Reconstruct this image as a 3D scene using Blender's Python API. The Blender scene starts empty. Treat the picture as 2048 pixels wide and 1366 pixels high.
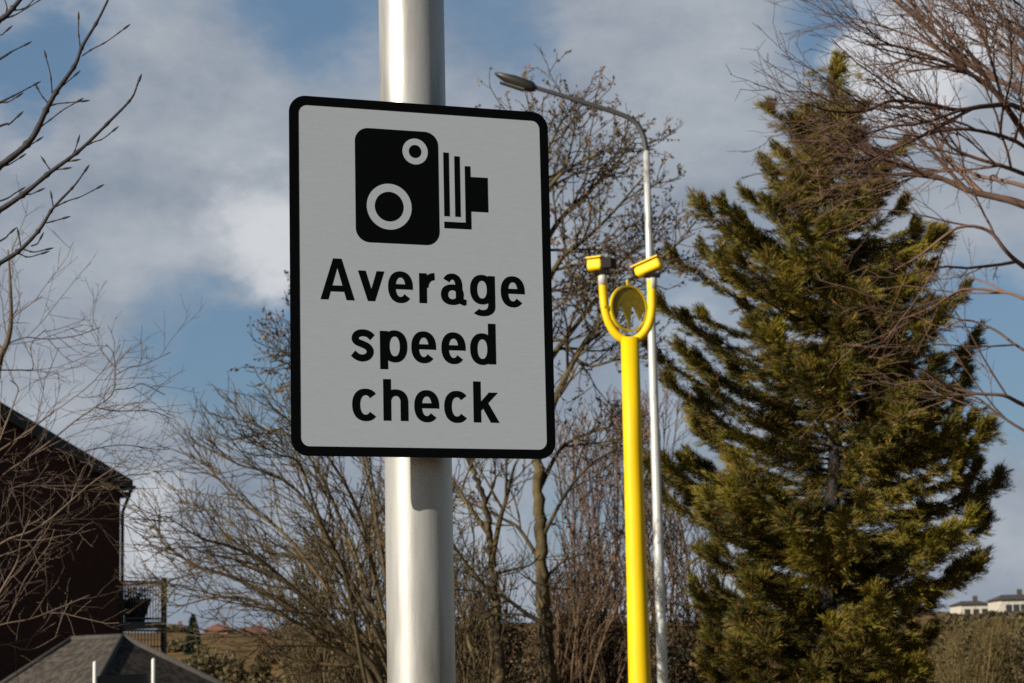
import bpy, bmesh, math, random
import numpy as np
from mathutils import Vector, Matrix, Quaternion

scene = bpy.context.scene
R = math.radians

# ------------------------------------------------------------------ camera
F_PX = 4400.0                      # focal length in pixels of a 2048 px wide frame
PITCH, ROLL, EYE = R(8.5), R(-1.24), 1.6
_fw = Vector((0, math.cos(PITCH), math.sin(PITCH)))
_up = Vector((0, -math.sin(PITCH), math.cos(PITCH)))
_rt = Vector((1, 0, 0))
_c, _s = math.cos(ROLL), math.sin(ROLL)
RT, UP = _c * _rt + _s * _up, -_s * _rt + _c * _up
cam_data = bpy.data.cameras.new('camera')
cam = bpy.data.objects.new('camera', cam_data)
scene.collection.objects.link(cam)
cam.matrix_world = Matrix(((RT.x, UP.x, -_fw.x, 0), (RT.y, UP.y, -_fw.y, 0), (RT.z, UP.z, -_fw.z, EYE), (0, 0, 0, 1)))
cam_data.sensor_width = 36.0
cam_data.lens = 36.0 * F_PX / 2048.0
cam_data.clip_start, cam_data.clip_end = 0.1, 8000.0
cam_data.dof.use_dof = True
cam_data.dof.focus_distance = 4.82
cam_data.dof.aperture_fstop = 15.0
scene.camera = cam

def ray(x, y):
    d = RT * ((x - 1024) / F_PX) + UP * ((683 - y) / F_PX) + _fw
    return d
def P(x, y, d):
    """the world point seen at a place in the photograph, d metres ahead"""
    v = ray(x, y)
    return Vector((0, 0, EYE)) + v * (d / v.y)

# ------------------------------------------------------------------ sun and sky
SUN_AZ, SUN_EL = 53.5, 21.0        # degrees to the left of straight behind the camera, elevation
to_sun = Vector((-math.sin(R(SUN_AZ)) * math.cos(R(SUN_EL)), -math.cos(R(SUN_AZ)) * math.cos(R(SUN_EL)), math.sin(R(SUN_EL))))
sd = bpy.data.lights.new('sun', 'SUN')
sd.energy, sd.angle, sd.color = 5.0, R(0.5), (1.0, 0.93, 0.82)
sun = bpy.data.objects.new('sun', sd)
scene.collection.objects.link(sun)
sun.rotation_euler = to_sun.to_track_quat('Z', 'Y').to_euler()

world = bpy.data.worlds.new('World')
scene.world = world
world.use_nodes = True
wt = world.node_tree
wt.nodes.clear()
def wn(t, **k):
    n = wt.nodes.new(t)
    for a, v in k.items():
        setattr(n, a, v)
    return n
sky = wn('ShaderNodeTexSky', sky_type='NISHITA', sun_disc=False, sun_elevation=R(SUN_EL), sun_rotation=math.atan2(to_sun.x, to_sun.y))
sky.air_density, sky.dust_density, sky.ozone_density = 1.0, 0.6, 2.0
tc = wn('ShaderNodeTexCoord')
def wlink(a, b): wt.links.new(a, b)
def wmath(op, a, b=None, c=None, clamp=False):
    n = wn('ShaderNodeMath', operation=op, use_clamp=clamp)
    for i, v in enumerate((a, b, c)):
        if v is None: continue
        if isinstance(v, (int, float)): n.inputs[i].default_value = v
        else: wlink(v, n.inputs[i])
    return n.outputs[0]
def wnoise(scale, detail, rough=0.55, vec=None, color=False, offs=(0, 0, 0)):
    m = wn('ShaderNodeMapping'); m.inputs['Scale'].default_value = (1, 1, 1.6); m.inputs['Location'].default_value = offs
    wlink(vec or tc.outputs['Generated'], m.inputs['Vector'])
    n = wn('ShaderNodeTexNoise'); n.inputs['Scale'].default_value = scale; n.inputs['Detail'].default_value = detail
    n.inputs['Roughness'].default_value = rough
    wlink(m.outputs[0], n.inputs['Vector'])
    return n.outputs['Color' if color else 'Fac']
# direction warped by noise so that the clouds get ragged edges
_wc = wnoise(14, 6, 0.6, color=True)
_sub = wn('ShaderNodeVectorMath', operation='SUBTRACT'); wlink(_wc, _sub.inputs[0]); _sub.inputs[1].default_value = (0.5, 0.5, 0.5)
_mad = wn('ShaderNodeVectorMath', operation='MULTIPLY_ADD'); wlink(_sub.outputs[0], _mad.inputs[0]); _mad.inputs[1].default_value = (0.075,) * 3
wlink(tc.outputs['Generated'], _mad.inputs[2])
_nrm = wn('ShaderNodeVectorMath', operation='NORMALIZE'); wlink(_mad.outputs[0], _nrm.inputs[0])
WDIR = _nrm.outputs[0]
def blob(x, y, rad):
    d = ray(x, y).normalized()
    n = wn('ShaderNodeVectorMath', operation='DISTANCE'); wlink(WDIR, n.inputs[0]); n.inputs[1].default_value = d
    mr = wn('ShaderNodeMapRange', interpolation_type='SMOOTHERSTEP')
    wlink(n.outputs['Value'], mr.inputs['Value'])
    mr.inputs['From Min'].default_value = rad / F_PX; mr.inputs['From Max'].default_value = 0
    return mr.outputs['Result']
def wsum(base, items):
    for x, y, rad, w in items:
        base = wmath('MULTIPLY_ADD', blob(x, y, rad), w, base)
    return base
# cover of thin grey cloud: mostly closed, blue where the weights are negative
cover = wmath('MULTIPLY_ADD', wnoise(8, 8, 0.62), 1.5, 0.10)
# away from the part of the sky ahead the cloud breaks up and deep blue takes over
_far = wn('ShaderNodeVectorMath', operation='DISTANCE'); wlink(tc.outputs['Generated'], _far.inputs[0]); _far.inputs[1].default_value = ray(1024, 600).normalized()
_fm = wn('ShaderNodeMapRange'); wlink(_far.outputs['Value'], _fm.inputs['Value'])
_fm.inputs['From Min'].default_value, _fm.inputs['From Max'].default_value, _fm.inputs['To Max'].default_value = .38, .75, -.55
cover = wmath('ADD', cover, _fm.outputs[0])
cover = wsum(cover, [(60, 130, 240, -1.0), (440, 730, 340, -0.75), (570, 640, 200, -.4), (640, 0, 300, -.5), (980, 10, 260, -.45), (1960, 760, 330, -.95),
                     (1690, 40, 230, -.7), (1520, 330, 200, -.25), (300, 330, 460, .35), (1250, 250, 420, .4), (480, 460, 260, .5), (1400, 100, 300, .3),
                     (2000, 1100, 300, .35), (350, 1150, 330, .3), (1330, 620, 260, -.15), (1150, 1000, 200, -.35)])
cov = wn('ShaderNodeMapRange', interpolation_type='SMOOTHSTEP'); wlink(cover, cov.inputs['Value'])
cov.inputs['From Min'].default_value, cov.inputs['From Max'].default_value = 0.12, 0.95
puff = wmath('MULTIPLY_ADD', wnoise(16, 7, 0.6, offs=(3, 1, 2)), 1.3, -0.72)
puff = wsum(puff, [(485, 430, 230, .80), (560, 480, 190, .45), (1800, 170, 220, 1.15), (1930, 60, 260, 1.0), (300, 1060, 170, .75), (1450, 130, 260, .35), (1330, 680, 200, .45),
                   (1000, 1050, 240, .3), (2000, 1010, 190, .15), (720, 330, 200, .3)])
puf = wn('ShaderNodeMapRange', interpolation_type='SMOOTHSTEP'); wlink(puff, puf.inputs['Value'])
puf.inputs['From Min'].default_value, puf.inputs['From Max'].default_value = 0.1, 1.0
def wmix(f, a, b):
    n = wn('ShaderNodeMix', data_type='RGBA')
    if isinstance(f, (int, float)): n.inputs[0].default_value = f
    else: wlink(f, n.inputs[0])
    for s, v in ((6, a), (7, b)):
        if isinstance(v, tuple): n.inputs[s].default_value = v + (1,)
        else: wlink(v, n.inputs[s])
    return n.outputs[2]
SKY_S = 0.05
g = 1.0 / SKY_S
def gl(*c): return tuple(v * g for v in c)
grey = wmix(wmath('MULTIPLY_ADD', wnoise(11, 8, 0.62, offs=(7, 2, 0)), 2.6, -.8, clamp=True), gl(.172, .208, .262), gl(.335, .362, .398))
bluesky = wmix(0.55, sky.outputs[0], gl(.118, .210, .335))
col = wmix(cov.outputs[0], bluesky, grey)
col = wmix(puf.outputs[0], col, gl(.47, .485, .51))
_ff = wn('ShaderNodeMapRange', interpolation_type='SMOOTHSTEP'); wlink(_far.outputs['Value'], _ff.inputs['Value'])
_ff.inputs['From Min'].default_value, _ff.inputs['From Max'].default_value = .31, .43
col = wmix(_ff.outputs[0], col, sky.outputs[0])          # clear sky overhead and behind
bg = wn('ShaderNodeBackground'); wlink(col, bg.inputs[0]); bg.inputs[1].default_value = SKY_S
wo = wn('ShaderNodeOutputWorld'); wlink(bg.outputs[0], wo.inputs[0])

scene.view_settings.view_transform = 'Standard'
scene.view_settings.look = 'None'
scene.view_settings.gamma = 1.0
scene.view_settings.use_curve_mapping = False
scene.view_settings.exposure = 0.4
scene.cycles.max_bounces = 5
scene.cycles.transparent_max_bounces = 4
scene.cycles.use_denoising = False

# ------------------------------------------------------------------ helpers
COL = scene.collection
def tag(o, label=None, cat=None, group=None, kind=None):
    if label: o['label'] = label
    if cat: o['category'] = cat
    if group: o['group'] = group
    if kind: o['kind'] = kind
    return o
def empty(name, loc, label=None, cat=None, group=None):
    o = bpy.data.objects.new(name, None)
    o.location = loc
    o.empty_display_size = 0.2
    COL.objects.link(o)
    return tag(o, label, cat, group)

class MB:
    """collects shapes in world coordinates, then links them as one mesh"""
    def __init__(s):
        s.v, s.f, s.smooth = [], [], []
    def add(s, vs, fs, smooth=False):
        b = len(s.v)
        s.v.extend(tuple(p) for p in vs)
        s.f.extend(tuple(i + b for i in f) for f in fs)
        s.smooth.extend([smooth] * len(fs))
    def box(s, c, ax, ay, az):
        c, ax, ay, az = Vector(c), Vector(ax), Vector(ay), Vector(az)
        vs = [c + ax * i + ay * j + az * k for i in (-1, 1) for j in (-1, 1) for k in (-1, 1)]
        s.add(vs, [(0, 1, 3, 2), (4, 6, 7, 5), (0, 4, 5, 1), (2, 3, 7, 6), (0, 2, 6, 4), (1, 5, 7, 3)])
    def tube(s, pts, rad, sides=6, cap=True):
        pts = [Vector(p) for p in pts]
        n = len(pts)
        if not isinstance(rad, (list, tuple)):
            rad = [rad] * n
        t = (pts[1] - pts[0]).normalized()
        a = t.cross(Vector((0.3, 0.2, 1)))
        if a.length < 1e-3: a = t.cross(Vector((1, 0, 0)))
        a.normalize()
        vs, fs = [], []
        for i in range(n):
            if i < n - 1: t2 = pts[i + 1] - pts[i]
            else: t2 = pts[i] - pts[i - 1]
            if 0 < i < n - 1: t2 = pts[i + 1] - pts[i - 1]
            if t2.length > 1e-9: t = t2.normalized()
            a = a - t * a.dot(t)
            if a.length < 1e-6: a = t.orthogonal()
            a.normalize()
            b = t.cross(a)
            for k in range(sides):
                an = 2 * math.pi * k / sides
                vs.append(pts[i] + (a * math.cos(an) + b * math.sin(an)) * rad[i])
        for i in range(n - 1):
            for k in range(sides):
                k2 = (k + 1) % sides
                fs.append((i * sides + k, i * sides + k2, (i + 1) * sides + k2, (i + 1) * sides + k))
        if cap:
            fs.append(tuple(range(sides - 1, -1, -1)))
            fs.append(tuple((n - 1) * sides + k for k in range(sides)))
        s.add(vs, fs, True)
    def prism(s, poly, o, ux, uz, ny, d0, d1):
        """a flat outline in the plane o+ux,uz pushed from d0 to d1 along ny"""
        o, ux, uz, ny = Vector(o), Vector(ux), Vector(uz), Vector(ny)
        n = len(poly)
        vs = [o + ux * x + uz * z + ny * d0 for x, z in poly] + [o + ux * x + uz * z + ny * d1 for x, z in poly]
        fs = [tuple(range(n)), tuple(range(2 * n - 1, n - 1, -1))]
        fs += [(i, n + i, n + (i + 1) % n, (i + 1) % n) for i in range(n)]
        s.add(vs, fs)
    def ring(s, outer, inner, o, ux, uz, ny, d0, d1, closed=True):
        o, ux, uz, ny = Vector(o), Vector(ux), Vector(uz), Vector(ny)
        n = len(outer)
        vs = []
        for d in (d0, d1):
            for pl in (outer, inner):
                vs += [o + ux * x + uz * z + ny * d for x, z in pl]
        fs = []
        m = n if closed else n - 1
        for i in range(m):
            j = (i + 1) % n
            fs += [(i, j, n + j, n + i), (2 * n + i, 3 * n + i, 3 * n + j, 2 * n + j), (i, 2 * n + i, 2 * n + j, j), (n + i, n + j, 3 * n + j, 3 * n + i)]
        if not closed:
            fs += [(0, n, 3 * n, 2 * n), (n - 1, 3 * n - 1, 4 * n - 1, 2 * n - 1)]
        s.add(vs, fs)
    def build(s, name, mat, parent=None, origin=None, label=None, recalc=False):
        me = bpy.data.meshes.new(name)
        me.from_pydata(s.v, [], s.f)
        me.polygons.foreach_set('use_smooth', s.smooth)
        me.materials.append(mat)
        if recalc:
            bm = bmesh.new(); bm.from_mesh(me); bmesh.ops.recalc_face_normals(bm, faces=bm.faces); bm.to_mesh(me); bm.free()
        o = bpy.data.objects.new(name, me)
        COL.objects.link(o)
        if origin is None and parent is not None:
            q, w = parent, Vector()
            while q is not None:
                w += q.location; q = q.parent
            origin = w
        if origin is not None:
            me.transform(Matrix.Translation(-Vector(origin)))
        if parent is not None:
            o.parent = parent
        elif origin is not None:
            o.location = origin
        if label: o['label'] = label
        return o

# ------------------------------------------------------------------ materials
def mat(name, base, rough=0.7, metallic=0.0, spec=0.5, var=None, scale=5.0, detail=4.0, stretch=(1, 1, 1), island=0.0, transl=0.0, bump=0.0, coat=0.0, contrast=(0.35, 0.65), third=None):
    m = bpy.data.materials.new(name)
    m.use_nodes = True
    t = m.node_tree
    b = t.nodes['Principled BSDF']
    b.inputs['Roughness'].default_value = rough
    b.inputs['Metallic'].default_value = metallic
    b.inputs['Specular IOR Level'].default_value = spec
    b.inputs['Coat Weight'].default_value = coat
    L = t.links.new
    tcn = t.nodes.new('ShaderNodeTexCoord')
    mp = t.nodes.new('ShaderNodeMapping'); mp.inputs['Scale'].default_value = stretch
    L(tcn.outputs['Object'], mp.inputs[0])
    nz = t.nodes.new('ShaderNodeTexNoise'); nz.inputs['Scale'].default_value = scale; nz.inputs['Detail'].default_value = detail
    L(mp.outputs[0], nz.inputs['Vector'])
    out = None
    if var:
        mr = t.nodes.new('ShaderNodeMapRange'); L(nz.outputs['Fac'], mr.inputs[0])
        mr.inputs['From Min'].default_value, mr.inputs['From Max'].default_value = contrast
        mx = t.nodes.new('ShaderNodeMix'); mx.data_type = 'RGBA'
        L(mr.outputs[0], mx.inputs[0])
        mx.inputs[6].default_value = base + (1,); mx.inputs[7].default_value = var + (1,)
        out = mx.outputs[2]
        if third:
            geo = t.nodes.new('ShaderNodeNewGeometry')
            mr3 = t.nodes.new('ShaderNodeMapRange'); L(geo.outputs['Random Per Island'], mr3.inputs[0])
            mr3.inputs['From Min'].default_value, mr3.inputs['From Max'].default_value = 0.62, 0.9
            mx3 = t.nodes.new('ShaderNodeMix'); mx3.data_type = 'RGBA'
            L(mr3.outputs[0], mx3.inputs[0]); L(out, mx3.inputs[6]); mx3.inputs[7].default_value = third + (1,)
            out = mx3.outputs[2]
    if island:
        geo = t.nodes.new('ShaderNodeNewGeometry')
        mr2 = t.nodes.new('ShaderNodeMapRange'); L(geo.outputs['Random Per Island'], mr2.inputs[0])
        mr2.inputs['To Min'].default_value, mr2.inputs['To Max'].default_value = 1 - island, 1 + island
        hs = t.nodes.new('ShaderNodeHueSaturation'); L(mr2.outputs[0], hs.inputs['Value'])
        if out: L(out, hs.inputs['Color'])
        else: hs.inputs['Color'].default_value = base + (1,)
        out = hs.outputs[0]
    if out: L(out, b.inputs['Base Color'])
    else: b.inputs['Base Color'].default_value = base + (1,)
    if bump:
        bp = t.nodes.new('ShaderNodeBump'); bp.inputs['Strength'].default_value = bump; bp.inputs['Distance'].default_value = 0.02
        L(nz.outputs['Fac'], bp.inputs['Height']); L(bp.outputs[0], b.inputs['Normal'])
    if transl:
        tr = t.nodes.new('ShaderNodeBsdfTranslucent')
        if out: L(out, tr.inputs[0])
        else: tr.inputs[0].default_value = base + (1,)
        ms = t.nodes.new('ShaderNodeMixShader'); ms.inputs[0].default_value = transl
        L(b.outputs[0], ms.inputs[1]); L(tr.outputs[0], ms.inputs[2])
        L(ms.outputs[0], t.nodes['Material Output'].inputs[0])
    return m

M = {}
M['pole_grey'] = mat('weathered_grey_steel', (.410, .402, .378), .40, .36, var=(.24, .232, .205), scale=2.6, stretch=(5, 5, .8), detail=10, contrast=(.50, .68), bump=.12)
M['sign_face'] = mat('grey_white_sheeting', (.405, .447, .480), .6, var=(.425, .465, .497), scale=90, stretch=(.35, .35, 2.0), detail=3, spec=.3)
M['sign_black'] = mat('matt_black_sheeting', (.002, .0024, .003), .8, spec=.04)
M['alu'] = mat('dull_aluminium', (.32, .32, .31), .5, .7, var=(.25, .25, .24), scale=20)
M['yellow'] = mat('yellow_gloss_paint', (.80, .535, .002), .5, var=(.70, .455, .003), scale=2.5, stretch=(2, 2, .5), detail=8, spec=.25)
M['olive_rim'] = mat('dull_yellow_rim', (.60, .44, .005), .5, var=(.50, .37, .006), scale=15)
M['olive_plate'] = mat('olive_yellow_plate', (.20, .155, .008), .6, var=(.15, .12, .010), scale=15)
M['lens_black'] = mat('dark_camera_glass', (.012, .008, .007), .7, spec=.15)
M['collar'] = mat('light_grey_plastic', (.5, .49, .44), .5)
M['lamp_steel'] = mat('galvanised_lamp_steel', (.52, .52, .49), .45, .25, var=(.22, .20, .18), scale=5.0, stretch=(2, 2, .9), detail=7, contrast=(.55, .75))
M['lamp_arm'] = mat('darker_lamp_arm', (.055, .055, .055), .6, .3)  # arm given a much darker base colour than the column
M['lamp_dark'] = mat('dark_lamp_housing', (.045, .042, .038), .4, .2)
M['lamp_glass'] = mat('pale_lamp_cover', (.12, .12, .11), .3)
M['bark_olive'] = mat('olive_brown_bark', (.105, .076, .036), .85, var=(.055, .040, .022), scale=2.2, island=.45, spec=.2)
M['bark_tall'] = mat('mossy_grey_bark', (.090, .068, .030), .95, var=(.032, .024, .016), scale=4.5, detail=8, contrast=(.42, .58), bump=1.0, stretch=(1, 1, .6), island=.3, spec=.2)
M['bark_red'] = mat('reddish_brown_bark', (.155, .090, .062), .85, var=(.075, .046, .032), scale=2.0, island=.45, spec=.2)
M['bark_scrub'] = mat('olive_scrub_stems', (.150, .110, .045), .9, var=(.085, .065, .028), scale=1.5, island=.4, spec=.1)
M['bark_brown'] = mat('brown_shrub_stems', (.135, .088, .052), .85, var=(.065, .044, .028), scale=1.5, island=.45, spec=.1)
M['bark_dark'] = mat('near_black_bark', (.020, .018, .019), .7, var=(.036, .030, .027), scale=40, spec=.3)  # near-black base with slightly lighter mottling
M['bark_pale'] = mat('pale_pinkish_bark', (.150, .110, .082), .8, var=(.080, .056, .040), scale=3.0, island=.4, spec=.2)
M['bud_brown'] = mat('brown_catkins', (.120, .062, .042), .8, var=(.150, .105, .055), scale=1.6, island=.45, transl=.15)
M['conifer'] = mat('yellow_green_needles', (.190, .168, .016), .6, var=(.046, .054, .012), scale=1.0, island=.4, transl=.08, third=(.165, .088, .026), spec=.2, contrast=(.40, .60))
M['conifer_bark'] = mat('dark_conifer_bark', (.026, .019, .014), .9, var=(.014, .011, .009), scale=8)
M['hedge_leaf'] = mat('dark_hedge_leaves', (.055, .042, .014), .7, var=(.030, .030, .012), scale=1.2, island=.5, transl=.1, third=(.095, .045, .020))
M['olive_leaf'] = mat('olive_scrub_leaves', (.115, .082, .028), .8, var=(.060, .048, .017), scale=1.2, island=.4, transl=.1)
M['far_green'] = mat('dark_far_needles', (.030, .045, .022), .8, island=.4)
M['slate'] = mat('weathered_grey_brown_tiles', (.060, .052, .042), .9, var=(.040, .036, .032), scale=9, detail=6)
M['dark_wood'] = mat('black_painted_wood', (.012, .012, .012), .6)
M['rail'] = mat('dark_iron_railing', (.020, .022, .028), .5)
M['pot'] = mat('dark_glazed_pot', (.016, .020, .022), .5)
M['white_paint'] = mat('white_painted_steel', (.52, .52, .49), .5, var=(.42, .42, .39), scale=8)
M['dark_panel'] = mat('dark_grey_panel', (.020, .022, .024), .5)
M['harl'] = mat('cream_render', (.50, .46, .38), .85, var=(.38, .35, .29), scale=3)
M['far_roof'] = mat('dark_red_tiles', (.21, .075, .048), .8, var=(.12, .06, .05), scale=3)
M['orange_wall'] = mat('pink_brick_far', (.36, .17, .11), .85, var=(.28, .14, .10), scale=3)
M['far_glass'] = mat('dark_window_panes', (.03, .035, .04), .2)

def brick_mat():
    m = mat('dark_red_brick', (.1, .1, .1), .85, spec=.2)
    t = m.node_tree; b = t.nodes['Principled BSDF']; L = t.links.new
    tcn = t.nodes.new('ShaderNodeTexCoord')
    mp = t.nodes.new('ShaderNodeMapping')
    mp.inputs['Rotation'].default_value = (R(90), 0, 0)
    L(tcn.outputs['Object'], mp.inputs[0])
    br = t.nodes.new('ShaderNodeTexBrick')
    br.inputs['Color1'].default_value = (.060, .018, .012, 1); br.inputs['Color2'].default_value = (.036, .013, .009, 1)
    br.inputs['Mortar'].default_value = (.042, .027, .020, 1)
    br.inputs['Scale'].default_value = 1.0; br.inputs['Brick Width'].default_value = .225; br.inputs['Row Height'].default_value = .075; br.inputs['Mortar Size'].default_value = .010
    # wall runs along local x, z up: feed (x, z)
    sp = t.nodes.new('ShaderNodeSeparateXYZ'); L(tcn.outputs['Object'], sp.inputs[0])
    cb = t.nodes.new('ShaderNodeCombineXYZ')
    ad = t.nodes.new('ShaderNodeMath'); ad.operation = 'ADD'; L(sp.outputs[0], ad.inputs[0]); L(sp.outputs[1], ad.inputs[1])
    L(ad.outputs[0], cb.inputs[0]); L(sp.outputs[2], cb.inputs[1])
    L(cb.outputs[0], br.inputs['Vector']); L(br.outputs['Color'], b.inputs['Base Color'])
    return m
M['brick'] = brick_mat()

def field_mat():
    m = mat('dry_winter_grass', (.190, .108, .038), .95, var=(.080, .055, .020), scale=.3, detail=9, spec=.1, contrast=(.38, .62), stretch=(1, 1, 1))
    return m
M['field'] = field_mat()

# ------------------------------------------------------------------ ground
def ground_z(x, y):
    r = math.hypot(x, y)
    def sst(a, b, v):
        t = max(0, min(1, (v - a) / (b - a))); return t * t * (3 - 2 * t)
    z = 7.2 * sst(60, 300, y) * (0.55 + 0.45 * sst(60, 300, y))
    z += 0.4 * sst(120, 280, y) * sst(10, 60, x)
    z -= 7 * sst(380, 900, y)
    z -= 1.6 * sst(-5, -8, x) * sst(22, 38, y) * (1 - sst(72, 100, y))
    z += 0.5 * math.sin(x * .11 + y * .05) * sst(70, 140, y)
    return z
def make_ground():
    ys = list(np.arange(-60, 20, 8)) + list(np.arange(20, 120, 4)) + list(np.arange(120, 420, 10)) + [450, 520, 620, 760, 950, 1300, 2000, 3500]
    xs = [-3000, -1500, -800, -450, -300, -220] + list(np.arange(-160, -40, 10)) + list(np.arange(-40, 41, 2.5)) + list(np.arange(50, 170, 10)) + [220, 300, 450, 800, 1500, 3000]
    vs = [(x, y, ground_z(x, y)) for y in ys for x in xs]
    n = len(xs)
    fs = [(j * n + i, j * n + i + 1, (j + 1) * n + i + 1, (j + 1) * n + i) for j in range(len(ys) - 1) for i in range(n - 1)]
    mb = MB(); mb.add(vs, fs, True)
    o = mb.build('ground', M['field'])
    tag(o, 'brown winter grassland rising to a low ridge', None, None, 'structure')
make_ground()

# ------------------------------------------------------------------ the sign on its pole
SY = R(20.28)
SA = Vector((math.cos(SY), math.sin(SY), 0)); SN = Vector((math.sin(SY), -math.cos(SY), 0)); SU = Vector((0, 0, 1))
SC = Vector((-.1902, 4.74, EYE + .8518))
SW, SH = .600, .7854
POLE = Vector((-.2150, 4.893, 0)); PR = .0752

def rrect(w, h, r, n=10, cx=0, cz=0):
    pts = []
    for sx, sz, a0 in ((1, 1, 0), (-1, 1, 90), (-1, -1, 180), (1, -1, 270)):
        for i in range(n + 1):
            a = R(a0 + 90 * i / n)
            pts.append((cx + sx * (w / 2 - r) + r * math.cos(a), cz + sz * (h / 2 - r) + r * math.sin(a)))
    return pts
def circ(r, n=48, cx=0, cz=0, rz=None):
    return [(cx + r * math.cos(2 * math.pi * i / n), cz + (rz or r) * math.sin(2 * math.pi * i / n)) for i in range(n)]

sign = empty('road_sign', POLE, 'white speed camera sign with thick black border on a stout grey pole', 'road sign')
mb = MB()
mb.tube([POLE + Vector((0, 0, z)) for z in (-.3, 1, 2, 3, 4, 5.6)], PR, 64)
mb.build('pole', M['pole_grey'], sign)
def plane(mb_fn, name, material, d0, d1, parent=sign, label=None):
    mb = MB(); mb_fn(mb, d0, d1)
    return mb.build(name, material, parent, label=label, recalc=True)
plate = plane(lambda m, a, b: m.prism(rrect(SW - .002, SH - .002, .036), SC, SA, SU, SN, a, b), 'sign_plate', M['sign_face'], -.003, 0)
plane(lambda m, a, b: m.ring(rrect(SW, SH, .037), rrect(SW - .041, SH - .041, .019), SC, SA, SU, SN, a, b), 'border', M['sign_black'], -.0035, .0004, plate)

# camera symbol, black, with two pale rings kept clear
def symbol(m, a, b):
    mm = .001
    body = rrect(.1915, .255, .031, 10, -.0575, .2025)
    m.prism(body, SC, SA, SU, SN, a, b)
    def rect(x0, x1, z0, z1, e=0):
        m.prism([(x0 * mm, z0 * mm), (x1 * mm, z0 * mm), (x1 * mm, z1 * mm), (x0 * mm, z1 * mm)], SC, SA, SU, SN, a, b + e)
    rect(49.8, 62.8, 142, 286); rect(75.3, 88.2, 142, 279)
    rect(99.5, 112.8, 115, 258); rect(49.5, 99.4, 115, 129.8); rect(112.9, 153.2, 155.5, 234)
sym = plane(symbol, 'camera_symbol', M['sign_black'], .0001, .0003, plate)
def rings(m, a, b):
    for cx, cz, ro, ri in ((-.0153, .2838, .0292, .0148), (-.0765, .1565, .0512, .0332)):
        m.ring(circ(ro, 64, cx, cz), circ(ri, 64, cx, cz), SC, SA, SU, SN, a, b)
plane(rings, 'lens_ring', M['sign_face'], .0003, .0005, sym)

def curve(pts, n=5):
    """smooth curve through points"""
    pts = [Vector(p) for p in pts]
    q = [pts[0] * 2 - pts[1]] + pts + [pts[-1] * 2 - pts[-2]]
    o = []
    for i in range(1, len(q) - 2):
        for k in range(n):
            t = k / n
            a, b, c, d = q[i - 1], q[i], q[i + 1], q[i + 2]
            o.append(.5 * ((2 * b) + (c - a) * t + (2 * a - 5 * b + 4 * c - d) * t * t + (3 * b - a - 3 * c + d) * t ** 3))
    o.append(pts[-1])
    return o
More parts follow.
